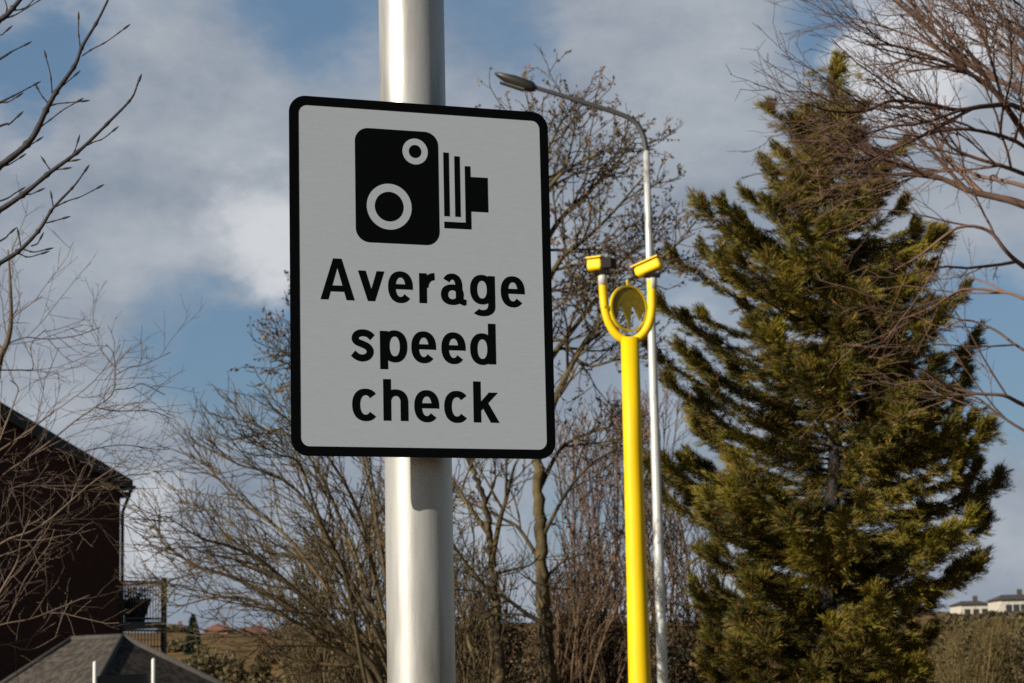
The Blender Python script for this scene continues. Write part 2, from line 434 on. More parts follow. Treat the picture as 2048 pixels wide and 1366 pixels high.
# lettering: broad strokes with an x-height of 1
XH = .0665
ST = .27
def glyph(ch):
    """list of ('poly', pts) and ('arc', outer, inner); returns strokes and advance width"""
    S = []
    def poly(*p): S.append(('poly', list(p)))
    def rect(x0, x1, z0, z1): poly((x0, z0), (x1, z0), (x1, z1), (x0, z1))
    def arc(cx, cz, ro, rzo, ri, rzi, a0, a1, n=30, icx=None, icz=None):
        ri *= .94; rzi *= .96
        o, i_ = [], []
        icx = cx if icx is None else icx; icz = cz if icz is None else icz
        for k in range(n + 1):
            a = R(a0 + (a1 - a0) * k / n)
            # slightly squared curves, as road lettering has
            c_, s_ = math.cos(a), math.sin(a)
            e = 0.90
            cc = math.copysign(abs(c_) ** e, c_); ss = math.copysign(abs(s_) ** e, s_)
            o.append((cx + ro * cc, cz + rzo * ss)); i_.append((icx + ri * cc, icz + rzi * ss))
        S.append(('arc', o, i_))
    if ch == 'A':
        w = 1.17
        poly((0, 0), (.27, 0), (.675, 1.36), (.44, 1.36)); poly((w, 0), (w - .28, 0), (w - .675, 1.36), (w - .44, 1.36))
        rect(.25, .92, .27, .47)
    elif ch == 'v':
        w = .92
        poly((0, 1), (.27, 1), (.585, 0), (.335, 0)); poly((w, 1), (w - .27, 1), (w - .585, 0), (w - .335, 0))
    elif ch == 'e':
        w = .86
        arc(.43, .5, .43, .53, .178, .335, -7, 318)
        rect(.15, .80, .43, .60)
    elif ch == 'c':
        w = .86
        arc(.45, .5, .45, .53, .195, .33, 42, 318)
    elif ch == 'r':
        w = .54
        rect(0, ST, 0, 1)
        arc(.56, .52, .46, .50, .25, .27, 92, 180, 14)
    elif ch == 'a':
        w = .87
        arc(.40, .60, .355, .43, .115, .235, -2, 148, 18)
        rect(.52, .755, .24, .61)
        arc(.40, .32, .40, .345, .16, .155, 0, 360)
        poly((.52, .28), (.56, .06), (.80, -.04), (.89, .0), (.89, .17), (.80, .18), (.755, .28))
    elif ch == 'g':
        w = .90
        arc(.43, .53, .43, .50, .185, .31, 0, 360)
        rect(.645, .90, -.02, 1)
        arc(.45, -.02, .45, .34, .195, .14, -135, 0, 18)
    elif ch == 's':
        w = .80
        cl = curve([(x, z, 0) for x, z in ((.735, .765), (.60, .875), (.40, .915), (.22, .86), (.150, .725), (.215, .615), (.41, .535), (.58, .45), (.655, .30), (.58, .15), (.40, .085), (.22, .125), (.075, .235))], 6)
        o, i_ = [], []
        for k, q in enumerate(cl):
            d = (cl[min(k + 1, len(cl) - 1)] - cl[max(k - 1, 0)]).normalized()
            o.append((q.x - d.y * .12, q.y + d.x * .115)); i_.append((q.x + d.y * .12, q.y - d.x * .115))
        S.append(('arc', o, i_))
    elif ch == 'p':
        w = .93
        rect(0, ST, -.26, 1)
        arc(.50, .5, .43, .53, .185, .34, 0, 360)
    elif ch == 'd':
        w = .91
        rect(w - ST, w, 0, 1.36)
        arc(.43, .5, .43, .53, .185, .34, 0, 360)
    elif ch == 'h':
        w = .86
        rect(0, ST, 0, 1.36); rect(w - ST, w, 0, .60)
        arc(.43, .59, .43, .44, .175, .235, 0, 165, 20)
    elif ch == 'k':
        w = .90
        rect(0, ST, 0, 1.36)
        poly((.20, .32), (.20, .62), (.56, 1.0), (.88, 1.0)); poly((.32, .50), (.52, .66), (.92, 0), (.61, 0))
    return S, w
def word(letters, base):
    def fn(m, a, b):
        k = 0
        for ch, x0, x1 in letters:
            S, w = glyph(ch)
            sx = (x1 - x0) / w / 1000.0
            k += 1
            for n, st in enumerate(S):
                e = n * .00003
                if st[0] == 'poly':
                    m.prism([(x0 / 1000 + x * sx, base / 1000 + z * XH) for x, z in st[1]], SC, SA, SU, SN, a, b + e)
                else:
                    tr = lambda q: [(x0 / 1000 + x * sx, base / 1000 + z * XH) for x, z in q]
                    closed = abs(st[1][0][0] - st[1][-1][0]) < 1e-6 and abs(st[1][0][1] - st[1][-1][1]) < 1e-6
                    o, i_ = tr(st[1]), tr(st[2])
                    if closed: o, i_ = o[:-1], i_[:-1]
                    m.ring(o, i_, SC, SA, SU, SN, a, b + e, closed)
    return fn
lines = [([('A', -233.8, -157.4), ('v', -149.6, -89.9), ('e', -81.8, -25.3), ('r', -10.8, 24.6), ('a', 38.9, 96.5), ('g', 106.7, 165.1), ('e', 178.5, 235.4)], -54.5),
         ([('s', -167.4, -114.4), ('p', -101.9, -40.0), ('e', -30.9, 25.8), ('e', 37.9, 94.0), ('d', 104.3, 164.5)], -185.3),
         ([('c', -165.7, -108.0), ('h', -95.9, -39.6), ('e', -26.2, 30.8), ('c', 42.1, 98.0), ('k', 109.5, 168.0)], -314.4)]
for letters, base in lines:
    plane(word(letters, base), 'lettering', M['sign_black'], .0001, .00025, plate)
# channels on the back of the plate and the clips round the pole
for dz in (-.25, .25):
    mb = MB()
    mb.box(SC - SN * .016 + SU * dz, SA * .27, SN * .0125, SU * .018)
    mb.build('channel', M['alu'], plate)
for dz in (-.25, .25):
    mb = MB()
    z = SC.z + dz
    pts = [POLE + Vector((math.cos(t) * (PR + .003), math.sin(t) * (PR + .003), z)) for t in np.linspace(0, 2 * math.pi, 33)]
    for h in (-.012, .012):
        mb.tube([p + Vector((0, 0, h)) for p in pts], .0035, 6, False)
    mid = Vector((POLE.x, POLE.y, z)) + SN * (PR + .018)
    mb.box(mid, SA * .05, SN * .020, SU * .017)
    mb.build('clip', M['alu'], sign)

# ------------------------------------------------------------------ yellow speed camera mast
YD = 24.0
def Y(x, y, dd=0): return P(x, y, YD + dd)
ybase = Y(1279.5, 1366); ybase = Vector((Y(1260, 700).x, YD, 0))
mast = empty('speed_camera_mast', ybase, 'yellow speed camera mast with a forked top and two cameras', 'speed camera')
ppx = YD / F_PX                      # metres per photograph pixel here
top = Y(1259.5, 676)
ax = top.x
mb = MB()
mb.tube([Vector((ax, YD, z)) for z in (-.3, .5, 1.2, 2.6, 4.0, top.z)], [.130, .128, .126, .112, .104, .100], 40)
mb.build('pole', M['yellow'], mast)
# fork: a U of thick tube
mb = MB()
fork = [(1205, 556), (1207, 590), (1211, 622), (1219, 648), (1233, 669), (1252, 681), (1270, 680), (1288, 666), (1299, 645), (1304, 618), (1304, 590), (1304, 560)]
U = curve([Y(x, y) for x, y in fork], 5)
mb.tube(U, .048, 16)
mb.build('fork', M['yellow'], mast)
# emblem ring with a toothed plate in it
ec = Y(1257, 617)
EX = Vector((math.cos(R(28)), math.sin(R(28)), 0)); EN = Vector((math.sin(R(28)), -math.cos(R(28)), 0)); EZ = Vector((0, 0, 1))
rx = 38.5 * ppx / math.cos(R(28)); rz = 48 * ppx
mb = MB()
mb.ring(circ(rx, 48, rz=rz), circ(rx - .022, 48, rz=rz - .022), ec, EX, EZ, EN, -.022, .022)
for s in (-1, 1):
    mb.box(ec + EX * s * (rx + .03), EX * .045, EN * .014, EZ * .014)
mb.box(ec + EZ * (rz + .03), EX * .012, EN * .012, EZ * .035)
ring = mb.build('emblem_ring', M['olive_rim'], mast, recalc=True)
mb = MB()
iw, ih = rx - .03, rz - .03
outl = [(iw * math.cos(a), ih * math.sin(a)) for a in np.linspace(R(0), R(180), 40)]
outl += [(-iw * .80, -.45 * ih), (-iw * .62, -.10 * ih), (-iw * .48, .30 * ih), (-iw * .34, -.15 * ih), (-iw * .14, -.55 * ih), (-iw * .05, -.98 * ih), (iw * .05, -.98 * ih), (iw * .10, -.45 * ih),
         (iw * .22, .22 * ih), (iw * .40, -.05 * ih), (iw * .66, -.55 * ih)]
mb.prism(outl, ec, EX, EZ, EN, -.012, .012)
mb.build('emblem_plate', M['olive_plate'], ring, recalc=True)
def cam_head(cx, cy, yaw, length, w, h, tiltz, stem_xy, label, hood):
    c = Y(cx, cy)
    f = Vector((math.sin(yaw), -math.cos(yaw), 0)); f = (f + Vector((0, 0, tiltz))).normalized()
    s = f.cross(Vector((0, 0, 1))).normalized(); u = s.cross(f)
    mb = MB()
    # housing: rounded box, drooping nose
    prof = rrect(w, h, min(w, h) * .3, 5)
    secs = [(-.5, .82), (-.44, 1), (.40, 1), (.5, .9)]
    vs, fs = [], []
    n = len(prof)
    for t, k in secs:
        vs += [c + f * (t * length) + s * x * k + u * z * k for x, z in prof]
    for i in range(len(secs) - 1):
        for j in range(n):
            j2 = (j + 1) % n
            fs.append((i * n + j, i * n + j2, (i + 1) * n + j2, (i + 1) * n + j))
    fs += [tuple(range(n - 1, -1, -1)), tuple((len(secs) - 1) * n + j for j in range(n))]
    mb.add(vs, fs)
    # sun shield over the top
    mb.box(c + u * (h / 2 + .012) + f * length * .03, f * length * .54, s * (w / 2 + .012), u * .008)
    o = mb.build('camera', M['yellow'], mast, recalc=True, label=label)
    m2 = MB(); m2.box(c + f * (length * .5 + hood - .01), f * hood, s * w * .44, u * h * .40); m2.build('lens_hood', M['lens_black'], o)
    m3 = MB(); st = Y(*stem_xy)
    m3.tube([st + Vector((0, 0, -.10)), st + Vector((0, 0, .0)), Vector((st.x, st.y, c.z - h * .5 + .005))], [.05, .05, .04], 14)
    m3.build('collar', M['collar'], o)
    m4 = MB(); m4.box(Vector((st.x, st.y, c.z - h * .5 - .02)), Vector((.085, 0, 0)), Vector((0, .07, 0)), Vector((0, 0, .018))); m4.build('bracket', M['lens_black'], o)
    return o
cam_head(1193, 530, R(58), .175, .145, .135, 0, (1205, 553), 'left camera, its dark end turned right', .07)
cam_head(1298, 536, R(-112), .30, .15, .125, -.34, (1305, 560), 'right camera, sloping down to the left', .02)

# ------------------------------------------------------------------ street lamp
LD = 31.5
def Lp(x, y, dd=0): return P(x, y, LD + dd)
lx = Lp(1325, 1366).x
lb = Vector((Lp(1310, 900).x, LD, 0))
lamp = empty('street_lamp', lb, 'tall galvanised street lamp with curved arm behind the yellow mast', 'street lamp')
mb = MB()
col_pts = [Lp(1303 + (y - 640) * .0312, y) for y in (1520, 1300, 1000, 700, 500, 302)]
mb.tube([Vector((col_pts[0].x, LD, -.3))] + col_pts[1:], [.085, .076, .070, .062, .054, .045], 24)
mb.build('column', M['lamp_steel'], lamp)
mb = MB()
arm = curve([Lp(1292.6, 310), Lp(1290.8, 290), Lp(1286, 270), Lp(1272, 246), Lp(1245, 230), Lp(1190, 212), Lp(1130, 193), Lp(1080, 178), Lp(1055, 169)], 4)
mb.tube(arm, [.044 - .014 * i / len(arm) for i in range(len(arm))], 16)
mb.build('arm', M['lamp_arm'], lamp)
h0, h1 = Lp(1072, 178), Lp(988, 151)
hd = (h1 - h0); hl = hd.length; hd.normalize(); hs = hd.cross(Vector((0, 0, 1))).normalized(); hu = hs.cross(hd)
if hu.z < 0: hu = -hu
mb = MB()
vs, fs = [], []
secs = [(0, .040, .045, 0), (.10, .085, .090, .0), (.30, .13, .095, .0), (.55, .145, .090, .006), (.78, .12, .058, .016), (.93, .075, .038, .028), (1.0, .025, .012, .034)]
n = 16
for t, w, h, off in secs:
    for k in range(n):
        a = 2 * math.pi * k / n
        z = math.sin(a) * h
        vs.append(h0 + hd * hl * t + hs * math.cos(a) * w + hu * ((z if z > 0 else z * .8) + off))
for i in range(len(secs) - 1):
    for k in range(n):
        k2 = (k + 1) % n
        fs.append((i * n + k, i * n + k2, (i + 1) * n + k2, (i + 1) * n + k))
fs += [tuple(range(n)), tuple((len(secs) - 1) * n + k for k in range(n))]
mb.add(vs, fs, True)
head = mb.build('lamp_head', M['lamp_dark'], lamp, recalc=True)
mb = MB()
mb.prism([(-.09, .25 * hl), (.09, .25 * hl), (.07, .82 * hl), (-.07, .82 * hl)], h0 - hu * .072, hs, hd, hu, -.008, .006)
mb.build('diffuser', M['lamp_glass'], head, recalc=True)

# ------------------------------------------------------------------ trees
def polyline_len(p): return sum((p[i + 1] - p[i]).length for i in range(len(p) - 1))
def at_t(p, t):
    n = len(p) - 1
    f = min(max(t, 0), .9999) * n
    i = int(f)
    return p[i].lerp(p[i + 1], f - i), (p[i + 1] - p[i]).normalized()
def shoot(rng, p, d, L, n, wig, up):
    pts = [p.copy()]
    d = d.normalized()
    for i in range(n):
        d = (d + Vector((rng.gauss(0, wig), rng.gauss(0, wig), rng.gauss(0, wig))) + up * (1.0 / n)).normalized()
        pts.append(pts[-1] + d * (L / n))
    return pts
def grow(rng, out, par, pr, level, spec):
    """spec[level] = (per metre, t0, angle lo, angle hi, length lo, length hi, wiggle, up vector, n segments, radius factor, min radius, sides)"""
    if level >= len(spec): return
    per, t0, a0, a1, l0, l1, wig, up, ns, rf, rmin, sides = spec[level]
    L = polyline_len(par)
    n = max(1, int(per * L * (1 - t0) + rng.random()))
    for i in range(n):
        t = t0 + (1 - t0) * (i + rng.random()) / n
        p, d = at_t(par, t)
        ax_ = d.orthogonal().normalized()
        ax_.rotate(Quaternion(d, rng.uniform(0, 2 * math.pi)))
        nd = d.copy(); nd.rotate(Quaternion(ax_, R(rng.uniform(a0, a1))))
        ll = rng.uniform(l0, l1) * (1.15 - .55 * t)
        pts = shoot(rng, p, nd, ll, ns, wig, up)
        r = max(rmin, pr[0] + (pr[1] - pr[0]) * t) * rf
        r = max(r, rmin)
        out.append((pts, r, max(rmin * .75, r * .4), sides))
        grow(rng, out, pts, (r, max(rmin * .75, r * .4)), level + 1, spec)
    # a leader carries on from the tip
def add_twigs(mb, twigs):
    for pts, r0, r1, sides in twigs:
        n = len(pts)
        mb.tube(pts, [r0 + (r1 - r0) * i / (n - 1) for i in range(n)], sides, False)
def limb(mb, pts, r0, r1, sides=8, n=4):
    c = curve(pts, n)
    mb.tube(c, [r0 + (r1 - r0) * (i / (len(c) - 1)) ** .8 for i in range(len(c))], sides, True)
    return c

def cards(name, material, cen, dirs, length, width, rng, parent, bend=None, label=None):
    """many narrow leaf blades: numpy arrays of centres and directions"""
    n = len(cen)
    rnd = rng.normal(size=(n, 3))
    side = np.cross(dirs, rnd); side /= np.linalg.norm(side, axis=1)[:, None] + 1e-9
    L = (length * (0.6 + .8 * rng.random(n)))[:, None]; W = (width * (0.6 + .8 * rng.random(n)))[:, None]
    a = cen - dirs * L * .5; b = cen + dirs * L * .5
    mid = cen + side * W * .5; mid2 = cen - side * W * .5
    v = np.stack([a, mid, b, mid2], 1).reshape(-1, 3)
    org = np.array(parent.location)
    v = v - org
    me = bpy.data.meshes.new(name)
    me.vertices.add(4 * n); me.vertices.foreach_set('co', v.astype(np.float32).ravel())
    me.loops.add(4 * n); me.loops.foreach_set('vertex_index', np.arange(4 * n, dtype=np.int32))
    me.polygons.add(n); me.polygons.foreach_set('loop_start', np.arange(0, 4 * n, 4, dtype=np.int32))
    me.update(calc_edges=True); me.validate()
    me.materials.append(material)
    o = bpy.data.objects.new(name, me); COL.objects.link(o); o.parent = parent
    if label: o['label'] = label
    return o

UPV = Vector((0, 0, 1))
def tree_root(name, label, x, y, cat='tree', group=None):
    return empty(name, (x, y, ground_z(x, y)), label, cat, group)

# --- big spreading tree on the right, trunk outside the frame
def right_tree():
    rng = random.Random(11)
    D = 19.0
    def Q(x, y, dd=0): return P(x, y, D + dd)
    tx = Q(2330, 900).x
    root = tree_root('bare_tree', 'large spreading bare tree with reddish twigs reaching in from the right', tx, D)
    tr = MB()
    gz = root.location.z
    trunk = [Vector((tx, D, gz - .2)), Vector((tx + .03, D, 1.6)), Q(2320, 1000), Q(2300, 700), Q(2260, 480), Q(2200, 330)]
    limb(tr, trunk, .24, .12, 12)
    limbs = [
        ([(2260, 480), (2150, 420), (2048, 266), (2017, 220), (1981, 174), (1930, 143), (1853, 110), (1790, 92), (1730, 88)], .07, -1.0),
        ([(2230, 400), (2120, 250), (2048, 184), (1966, 148), (1904, 102), (1843, 41), (1792, 5), (1740, -60)], .06, .5),
        ([(2290, 620), (2180, 330), (2048, 220), (1976, 212), (1915, 220), (1853, 207), (1781, 202), (1730, 222), (1660, 222), (1610, 205)], .05, -2.0),
        ([(2300, 700), (2180, 470), (2048, 410), (1992, 394), (1940, 382), (1889, 359), (1833, 341), (1787, 328), (1730, 292), (1690, 270), (1650, 268)], .075, .3),
        ([(2290, 640), (2150, 390), (2048, 348), (2007, 333), (1940, 312), (1894, 287), (1869, 230), (1850, 170)], .045, -.8),
        ([(2300, 690), (2160, 420), (2048, 372), (1966, 354), (1915, 338), (1840, 350), (1760, 380), (1720, 376)], .045, 1.2),
        ([(2310, 830), (2150, 600), (2048, 533), (2012, 502), (1976, 461), (1915, 456), (1838, 512), (1790, 540)], .05, -.6),
        ([(2315, 850), (2150, 640), (2048, 597), (2007, 584), (1925, 579), (1863, 615), (1800, 640)], .035, .8),
        ([(2320, 950), (2150, 850), (2048, 810), (2007, 791), (1945, 786), (1853, 763), (1790, 770)], .045, -.4),
        ([(2320, 980), (2150, 910), (2048, 861), (1992, 825), (1950, 794), (1900, 790)], .032, .6),
        ([(2230, 380), (2140, 200), (2060, 90), (1990, 20), (1930, -60)], .06, 1.5),
        ([(2220, 360), (2150, 150), (2110, 20), (2060, -80)], .06, -1.5),
        ([(2250, 450), (2120, 320), (2040, 130), (1960, 60), (1890, -10)], .04, 1.0),
        ([(2320, 930), (2180, 760), (2048, 700), (1990, 660), (1930, 640), (1880, 660)], .03, .2),
        ([(2290, 650), (2170, 420), (2060, 300), (1960, 262), (1880, 262), (1800, 290), (1730, 320), (1670, 312)], .04, -1.4),
    ]
    tw = []
    for i, (pts, r0, dd) in enumerate(limbs):
        n = len(pts)
        w = [Q(x, y, dd * min(1, k / 3.0) * (k / n + .4)) for k, (x, y) in enumerate(pts)]
        c = limb(tr, w, r0 * .64, .006, 7)
        upr = Vector((-.10, 0, .30 if i in (0, 1, 10, 11, 12, 4) else .10))
        dn_ = .5 if i in (6, 7, 8, 9, 13) else (.75 if i in (3, 5, 2) else 1.0)
        grow(rng, tw, c[len(c) // 3:], (r0 * .8, .008), 0, [
            (7.5 * dn_, .0, 14, 42, .6, 1.40, .085, upr, 6, .40, .0044, 4),
            (8.0 * dn_, .1, 16, 46, .28, .70, .10, upr * .7, 4, .6, .0031, 3),
            (8.5, .15, 20, 50, .10, .30, .10, upr * .5, 2, .75, .0026, 3)])
    tr.build('trunk', M['bark_red'], root)
    cr = MB(); add_twigs(cr, tw); cr.build('crown', M['bark_red'], root)
    return len(tw)
right_tree()

# --- near tree at the left with thick knobbly twigs
def near_tree():
    rng = random.Random(5)
    D = 7.6
    def Q(x, y, dd=0): return P(x, y, D + dd)
    tx = Q(-420, 800).x
    root = tree_root('budding_tree', 'dark budding twigs of a near tree at the top left', tx, D)
    tr = MB()
    trunk = [Vector((tx, D, -.2)), Vector((tx, D, 1.2)), Q(-410, 900), Q(-400, 600), Q(-380, 300), Q(-340, 60)]
    limb(tr, trunk, .10, .05, 12)
    cr = MB()
    def knob(pts, r0, r1, steps=9):
        c = curve([Q(*p) for p in pts], steps)
        m = len(c)
        rr = []
        for i in range(m):
            base = r0 + (r1 - r0) * i / (m - 1)
            rr.append(base * .82 * (1 + (.45 if i % steps == steps - 1 else 0) + rng.uniform(-.08, .08)))
        # pointed bud at the tip
        d = (c[-1] - c[-2]).normalized()
        b = max(r1 * 1.7, .0042)
        c += [c[-1] + d * .010, c[-1] + d * .022, c[-1] + d * .036]
        rr[-1] = r1 * .9
        rr += [b, b * .9, b * .2]
        cr.tube(c, rr, 7, True)
        return c
    main = [
        ([(-400, 600), (-200, 500), (-60, 372), (0, 332), (60, 282), (95, 215), (115, 180), (150, 130), (165, 92), (195, 42), (222, -14), (240, -60)], .019, .0030),
        ([(-400, 640), (-200, 520), (-60, 452), (0, 420), (50, 386), (100, 345), (160, 300), (220, 242), (262, 198), (276, 166)], .017, .0032),
        ([(-410, 760), (-200, 620), (-60, 560), (0, 526), (40, 500), (80, 458), (105, 418), (148, 372), (167, 346)], .016, .0030),
        ([(-380, 300), (-200, 140), (-60, 70), (0, 40), (30, 12), (70, -40)], .020, .008),
        ([(-380, 320), (-180, 260), (-60, 235), (0, 205), (30, 190), (64, 172)], .010, .0024),
        ([(-390, 400), (-120, 190), (0, 118), (22, 104), (46, 92)], .009, .0024),
        ([(-390, 420), (-120, 300), (0, 252), (18, 248), (32, 236)], .008, .0028),
        ([(-390, 560), (-100, 425), (0, 402), (34, 384)], .008, .0024),
        ([(-400, 700), (-100, 530), (0, 482), (18, 468)], .008, .0026),
    ]
    for p, a, b in main: knob(p, a, b)
    side = [
        [(164, 112), (185, 98), (212, 84), (245, 60)], [(160, 92), (157, 66), (157, 42)], [(104, 186), (101, 150), (93, 118)], [(95, 215), (112, 208), (140, 205), (160, 203)],
        [(80, 255), (105, 236), (126, 220), (150, 206)], [(118, 178), (132, 166), (146, 154)], [(95, 205), (84, 192), (78, 182)], [(0, 335), (20, 328), (36, 318)], [(52, 288), (60, 290), (70, 284)],
        [(160, 298), (185, 285), (205, 278), (222, 265)], [(102, 342), (96, 334), (92, 328)], [(98, 346), (112, 340), (124, 338)], [(140, 318), (150, 300), (154, 288)], [(130, 324), (142, 322)], [(46, 390), (62, 388), (72, 384)],
        [(108, 415), (135, 402), (160, 394), (191, 378)], [(92, 446), (108, 442), (122, 438)], [(42, 498), (40, 484), (38, 474)], [(44, 497), (66, 504), (88, 500)], [(36, 506), (56, 514), (80, 508)], [(62, 492), (74, 488), (78, 482)], [(106, 412), (104, 400)],
        [(0, 40), (30, 30), (60, 12), (80, 0)], [(10, 30), (14, 14), (6, -8)], [(20, 22), (50, 16), (72, -6)], [(-30, 60), (0, 70), (10, 64)], [(0, 205), (16, 204), (30, 196)]]
    for p in side: knob(p, .0034, .0022, 5)
    tr.build('trunk', M['bark_dark'], root)
    cr.build('crown', M['bark_dark'], root)
near_tree()

# --- pale thin tree in front of the brick house
def pale_tree():
    rng = random.Random(21)
    D = 15.0
    def Q(x, y, dd=0): return P(x, y, D + dd)
    b = Q(-60, 1500)
    root = tree_root('pale_tree', 'thin pale bare tree in front of the dark brick gable', b.x, D)
    tr, tw = MB(), []
    trunk = [Vector((b.x, D, -.2)), Q(-60, 1420), Q(-45, 1200), Q(-30, 960), Q(-5, 740), Q(14, 685), Q(22, 640), Q(20, 560), Q(16, 500)]
    c = limb(tr, trunk, .055, .006, 8)
    U1 = Vector((.02, 0, .12))
    sp = [(7.0, .0, 25, 60, .30, .75, .14, U1, 5, .45, .0024, 4), (8.5, .1, 28, 62, .14, .36, .15, U1, 4, .65, .0019, 3), (7, .2, 30, 60, .06, .18, .15, U1, 2, .8, .0016, 3)]
    grow(rng, tw, c[len(c) // 2:], (.016, .005), 0, sp)
    limbs = [
        ([(-60, 1300), (0, 1185), (35, 1123), (42, 1078), (60, 1040)], .012, -.8),
        ([(-55, 1160), (0, 1088), (80, 1053), (175, 973), (222, 940), (262, 915)], .012, -.5),
        ([(-40, 1040), (0, 958), (45, 923), (100, 883), (150, 842), (190, 815), (227, 783), (228, 713), (212, 688)], .012, .3),
        ([(190, 815), (235, 822), (300, 822), (345, 838)], .006, .3), ([(228, 780), (262, 776), (285, 768), (330, 790)], .005, .3), ([(228, 752), (260, 735), (285, 730), (340, 705)], .0045, .3),
        ([(-40, 1010), (30, 975), (120, 972), (200, 970), (250, 952), (300, 948)], .009, .6),
        ([(-30, 960), (0, 880), (30, 800), (36, 775), (20, 760)], .008, -.6),
        ([(-10, 740), (40, 740), (66, 737), (62, 690), (90, 660)], .007, .4), ([(10, 690), (50, 675), (90, 678), (150, 672), (200, 655)], .006, .2), ([(20, 640), (55, 612), (82, 595)], .006, -.2),
        ([(-50, 1120), (10, 1050), (120, 1045), (180, 1036), (250, 1050), (300, 1085)], .010, .9), ([(-60, 1280), (0, 1250), (60, 1238), (120, 1215), (180, 1190)], .008, -.4),
        ([(-60, 1350), (0, 1290), (60, 1300), (120, 1270)], .007, .4), ([(-30, 920), (60, 860), (110, 820), (120, 815), (190, 760), (240, 690)], .007, -.8), ([(-40, 1000), (60, 930), (160, 905), (240, 890), (320, 900)], .007, 1.0),
    ]
    for pts, r0, dd in limbs:
        n = len(pts)
        w = [Q(x, y, dd * k / n) for k, (x, y) in enumerate(pts)]
        cc = limb(tr, w, r0 * .8, .003, 6)
        grow(rng, tw, cc, (r0 * .8, .003), 0, sp)
    tr.build('trunk', M['bark_pale'], root)
    cr = MB(); add_twigs(cr, tw); cr.build('crown', M['bark_pale'], root)
pale_tree()

# --- fan shaped many stemmed tree left of the pole
def fan_tree():
    rng = random.Random(33)
    D = 28.0
    def Q(x, y, dd=0): return P(x, y, D + dd)
    b = Q(805, 1500)
    root = tree_root('multi_stem_tree', 'many stemmed olive brown bare tree fanning out left of the grey pole', b.x, D)
    g = root.location + Vector((0, 0, -.1))
    tr, tw = MB(), []
    stems = [
        ([(745, 1366), (690, 1310), (640, 1285), (575, 1235), (500, 1200), (430, 1195), (350, 1215)], .055, -1),
        ([(760, 1366), (700, 1290), (600, 1230), (520, 1180), (450, 1150), (390, 1130), (330, 1090), (312, 1050)], .05, .6),
        ([(765, 1366), (680, 1270), (590, 1180), (520, 1120), (450, 1090), (400, 1075), (330, 1030)], .05, -1.6),
        ([(775, 1366), (700, 1240), (620, 1130), (560, 1060), (490, 1010), (430, 950), (388, 898)], .05, .8),
        ([(785, 1366), (720, 1200), (660, 1090), (610, 1000), (550, 950), (480, 930), (435, 905)], .05, -.4),
        ([(790, 1366), (735, 1180), (690, 1060), (640, 950), (580, 870), (530, 860), (485, 835)], .05, 1.6),
        ([(795, 1366), (750, 1160), (715, 1020), (660, 920), (605, 860), (560, 830)], .045, -1.8),
        ([(800, 1366), (770, 1150), (745, 1000), (720, 900), (700, 850)], .045, .3),
        ([(805, 1366), (800, 1150), (790, 1000), (800, 850)], .045, 1.2),
        ([(760, 1366), (660, 1330), (600, 1330), (540, 1290), (470, 1260), (420, 1265)], .035, -.5),
        ([(735, 1380), (690, 1150), (640, 1040), (600, 930), (560, 910), (520, 890)], .035, -2.4),
        ([(790, 1366), (700, 1180), (650, 1120), (560, 1110), (480, 1060), (420, 1020), (360, 1000)], .035, 2.2),
        ([(800, 1366), (840, 1200), (870, 1080), (900, 980)], .04, 1.5),
        ([(780, 1366), (660, 1230), (560, 1160), (470, 1130), (380, 1150), (320, 1165)], .032, 2.6),
    ]
    U1 = Vector((-.12, 0, .16))
    for pts, r0, dd in stems:
        n = len(pts)
        w = [g] + [Q(x, y, dd * (k + 1) / n) for k, (x, y) in enumerate(pts)]
        c = limb(tr, w, r0 * .9, .008, 6)
        grow(rng, tw, c[6:], (r0 * .6, .008), 0, [
            (6.5, .0, 16, 44, .5, 1.3, .10, U1, 5, .5, .0070, 4),
            (6.0, .1, 18, 48, .25, .65, .11, U1, 4, .65, .0058, 3),
            (5.0, .15, 22, 52, .12, .30, .12, U1, 2, .8, .0050, 3)])
    tr.build('trunk', M['bark_olive'], root)
    cr = MB(); add_twigs(cr, tw); cr.build('crown', M['bark_olive'], root)
fan_tree()

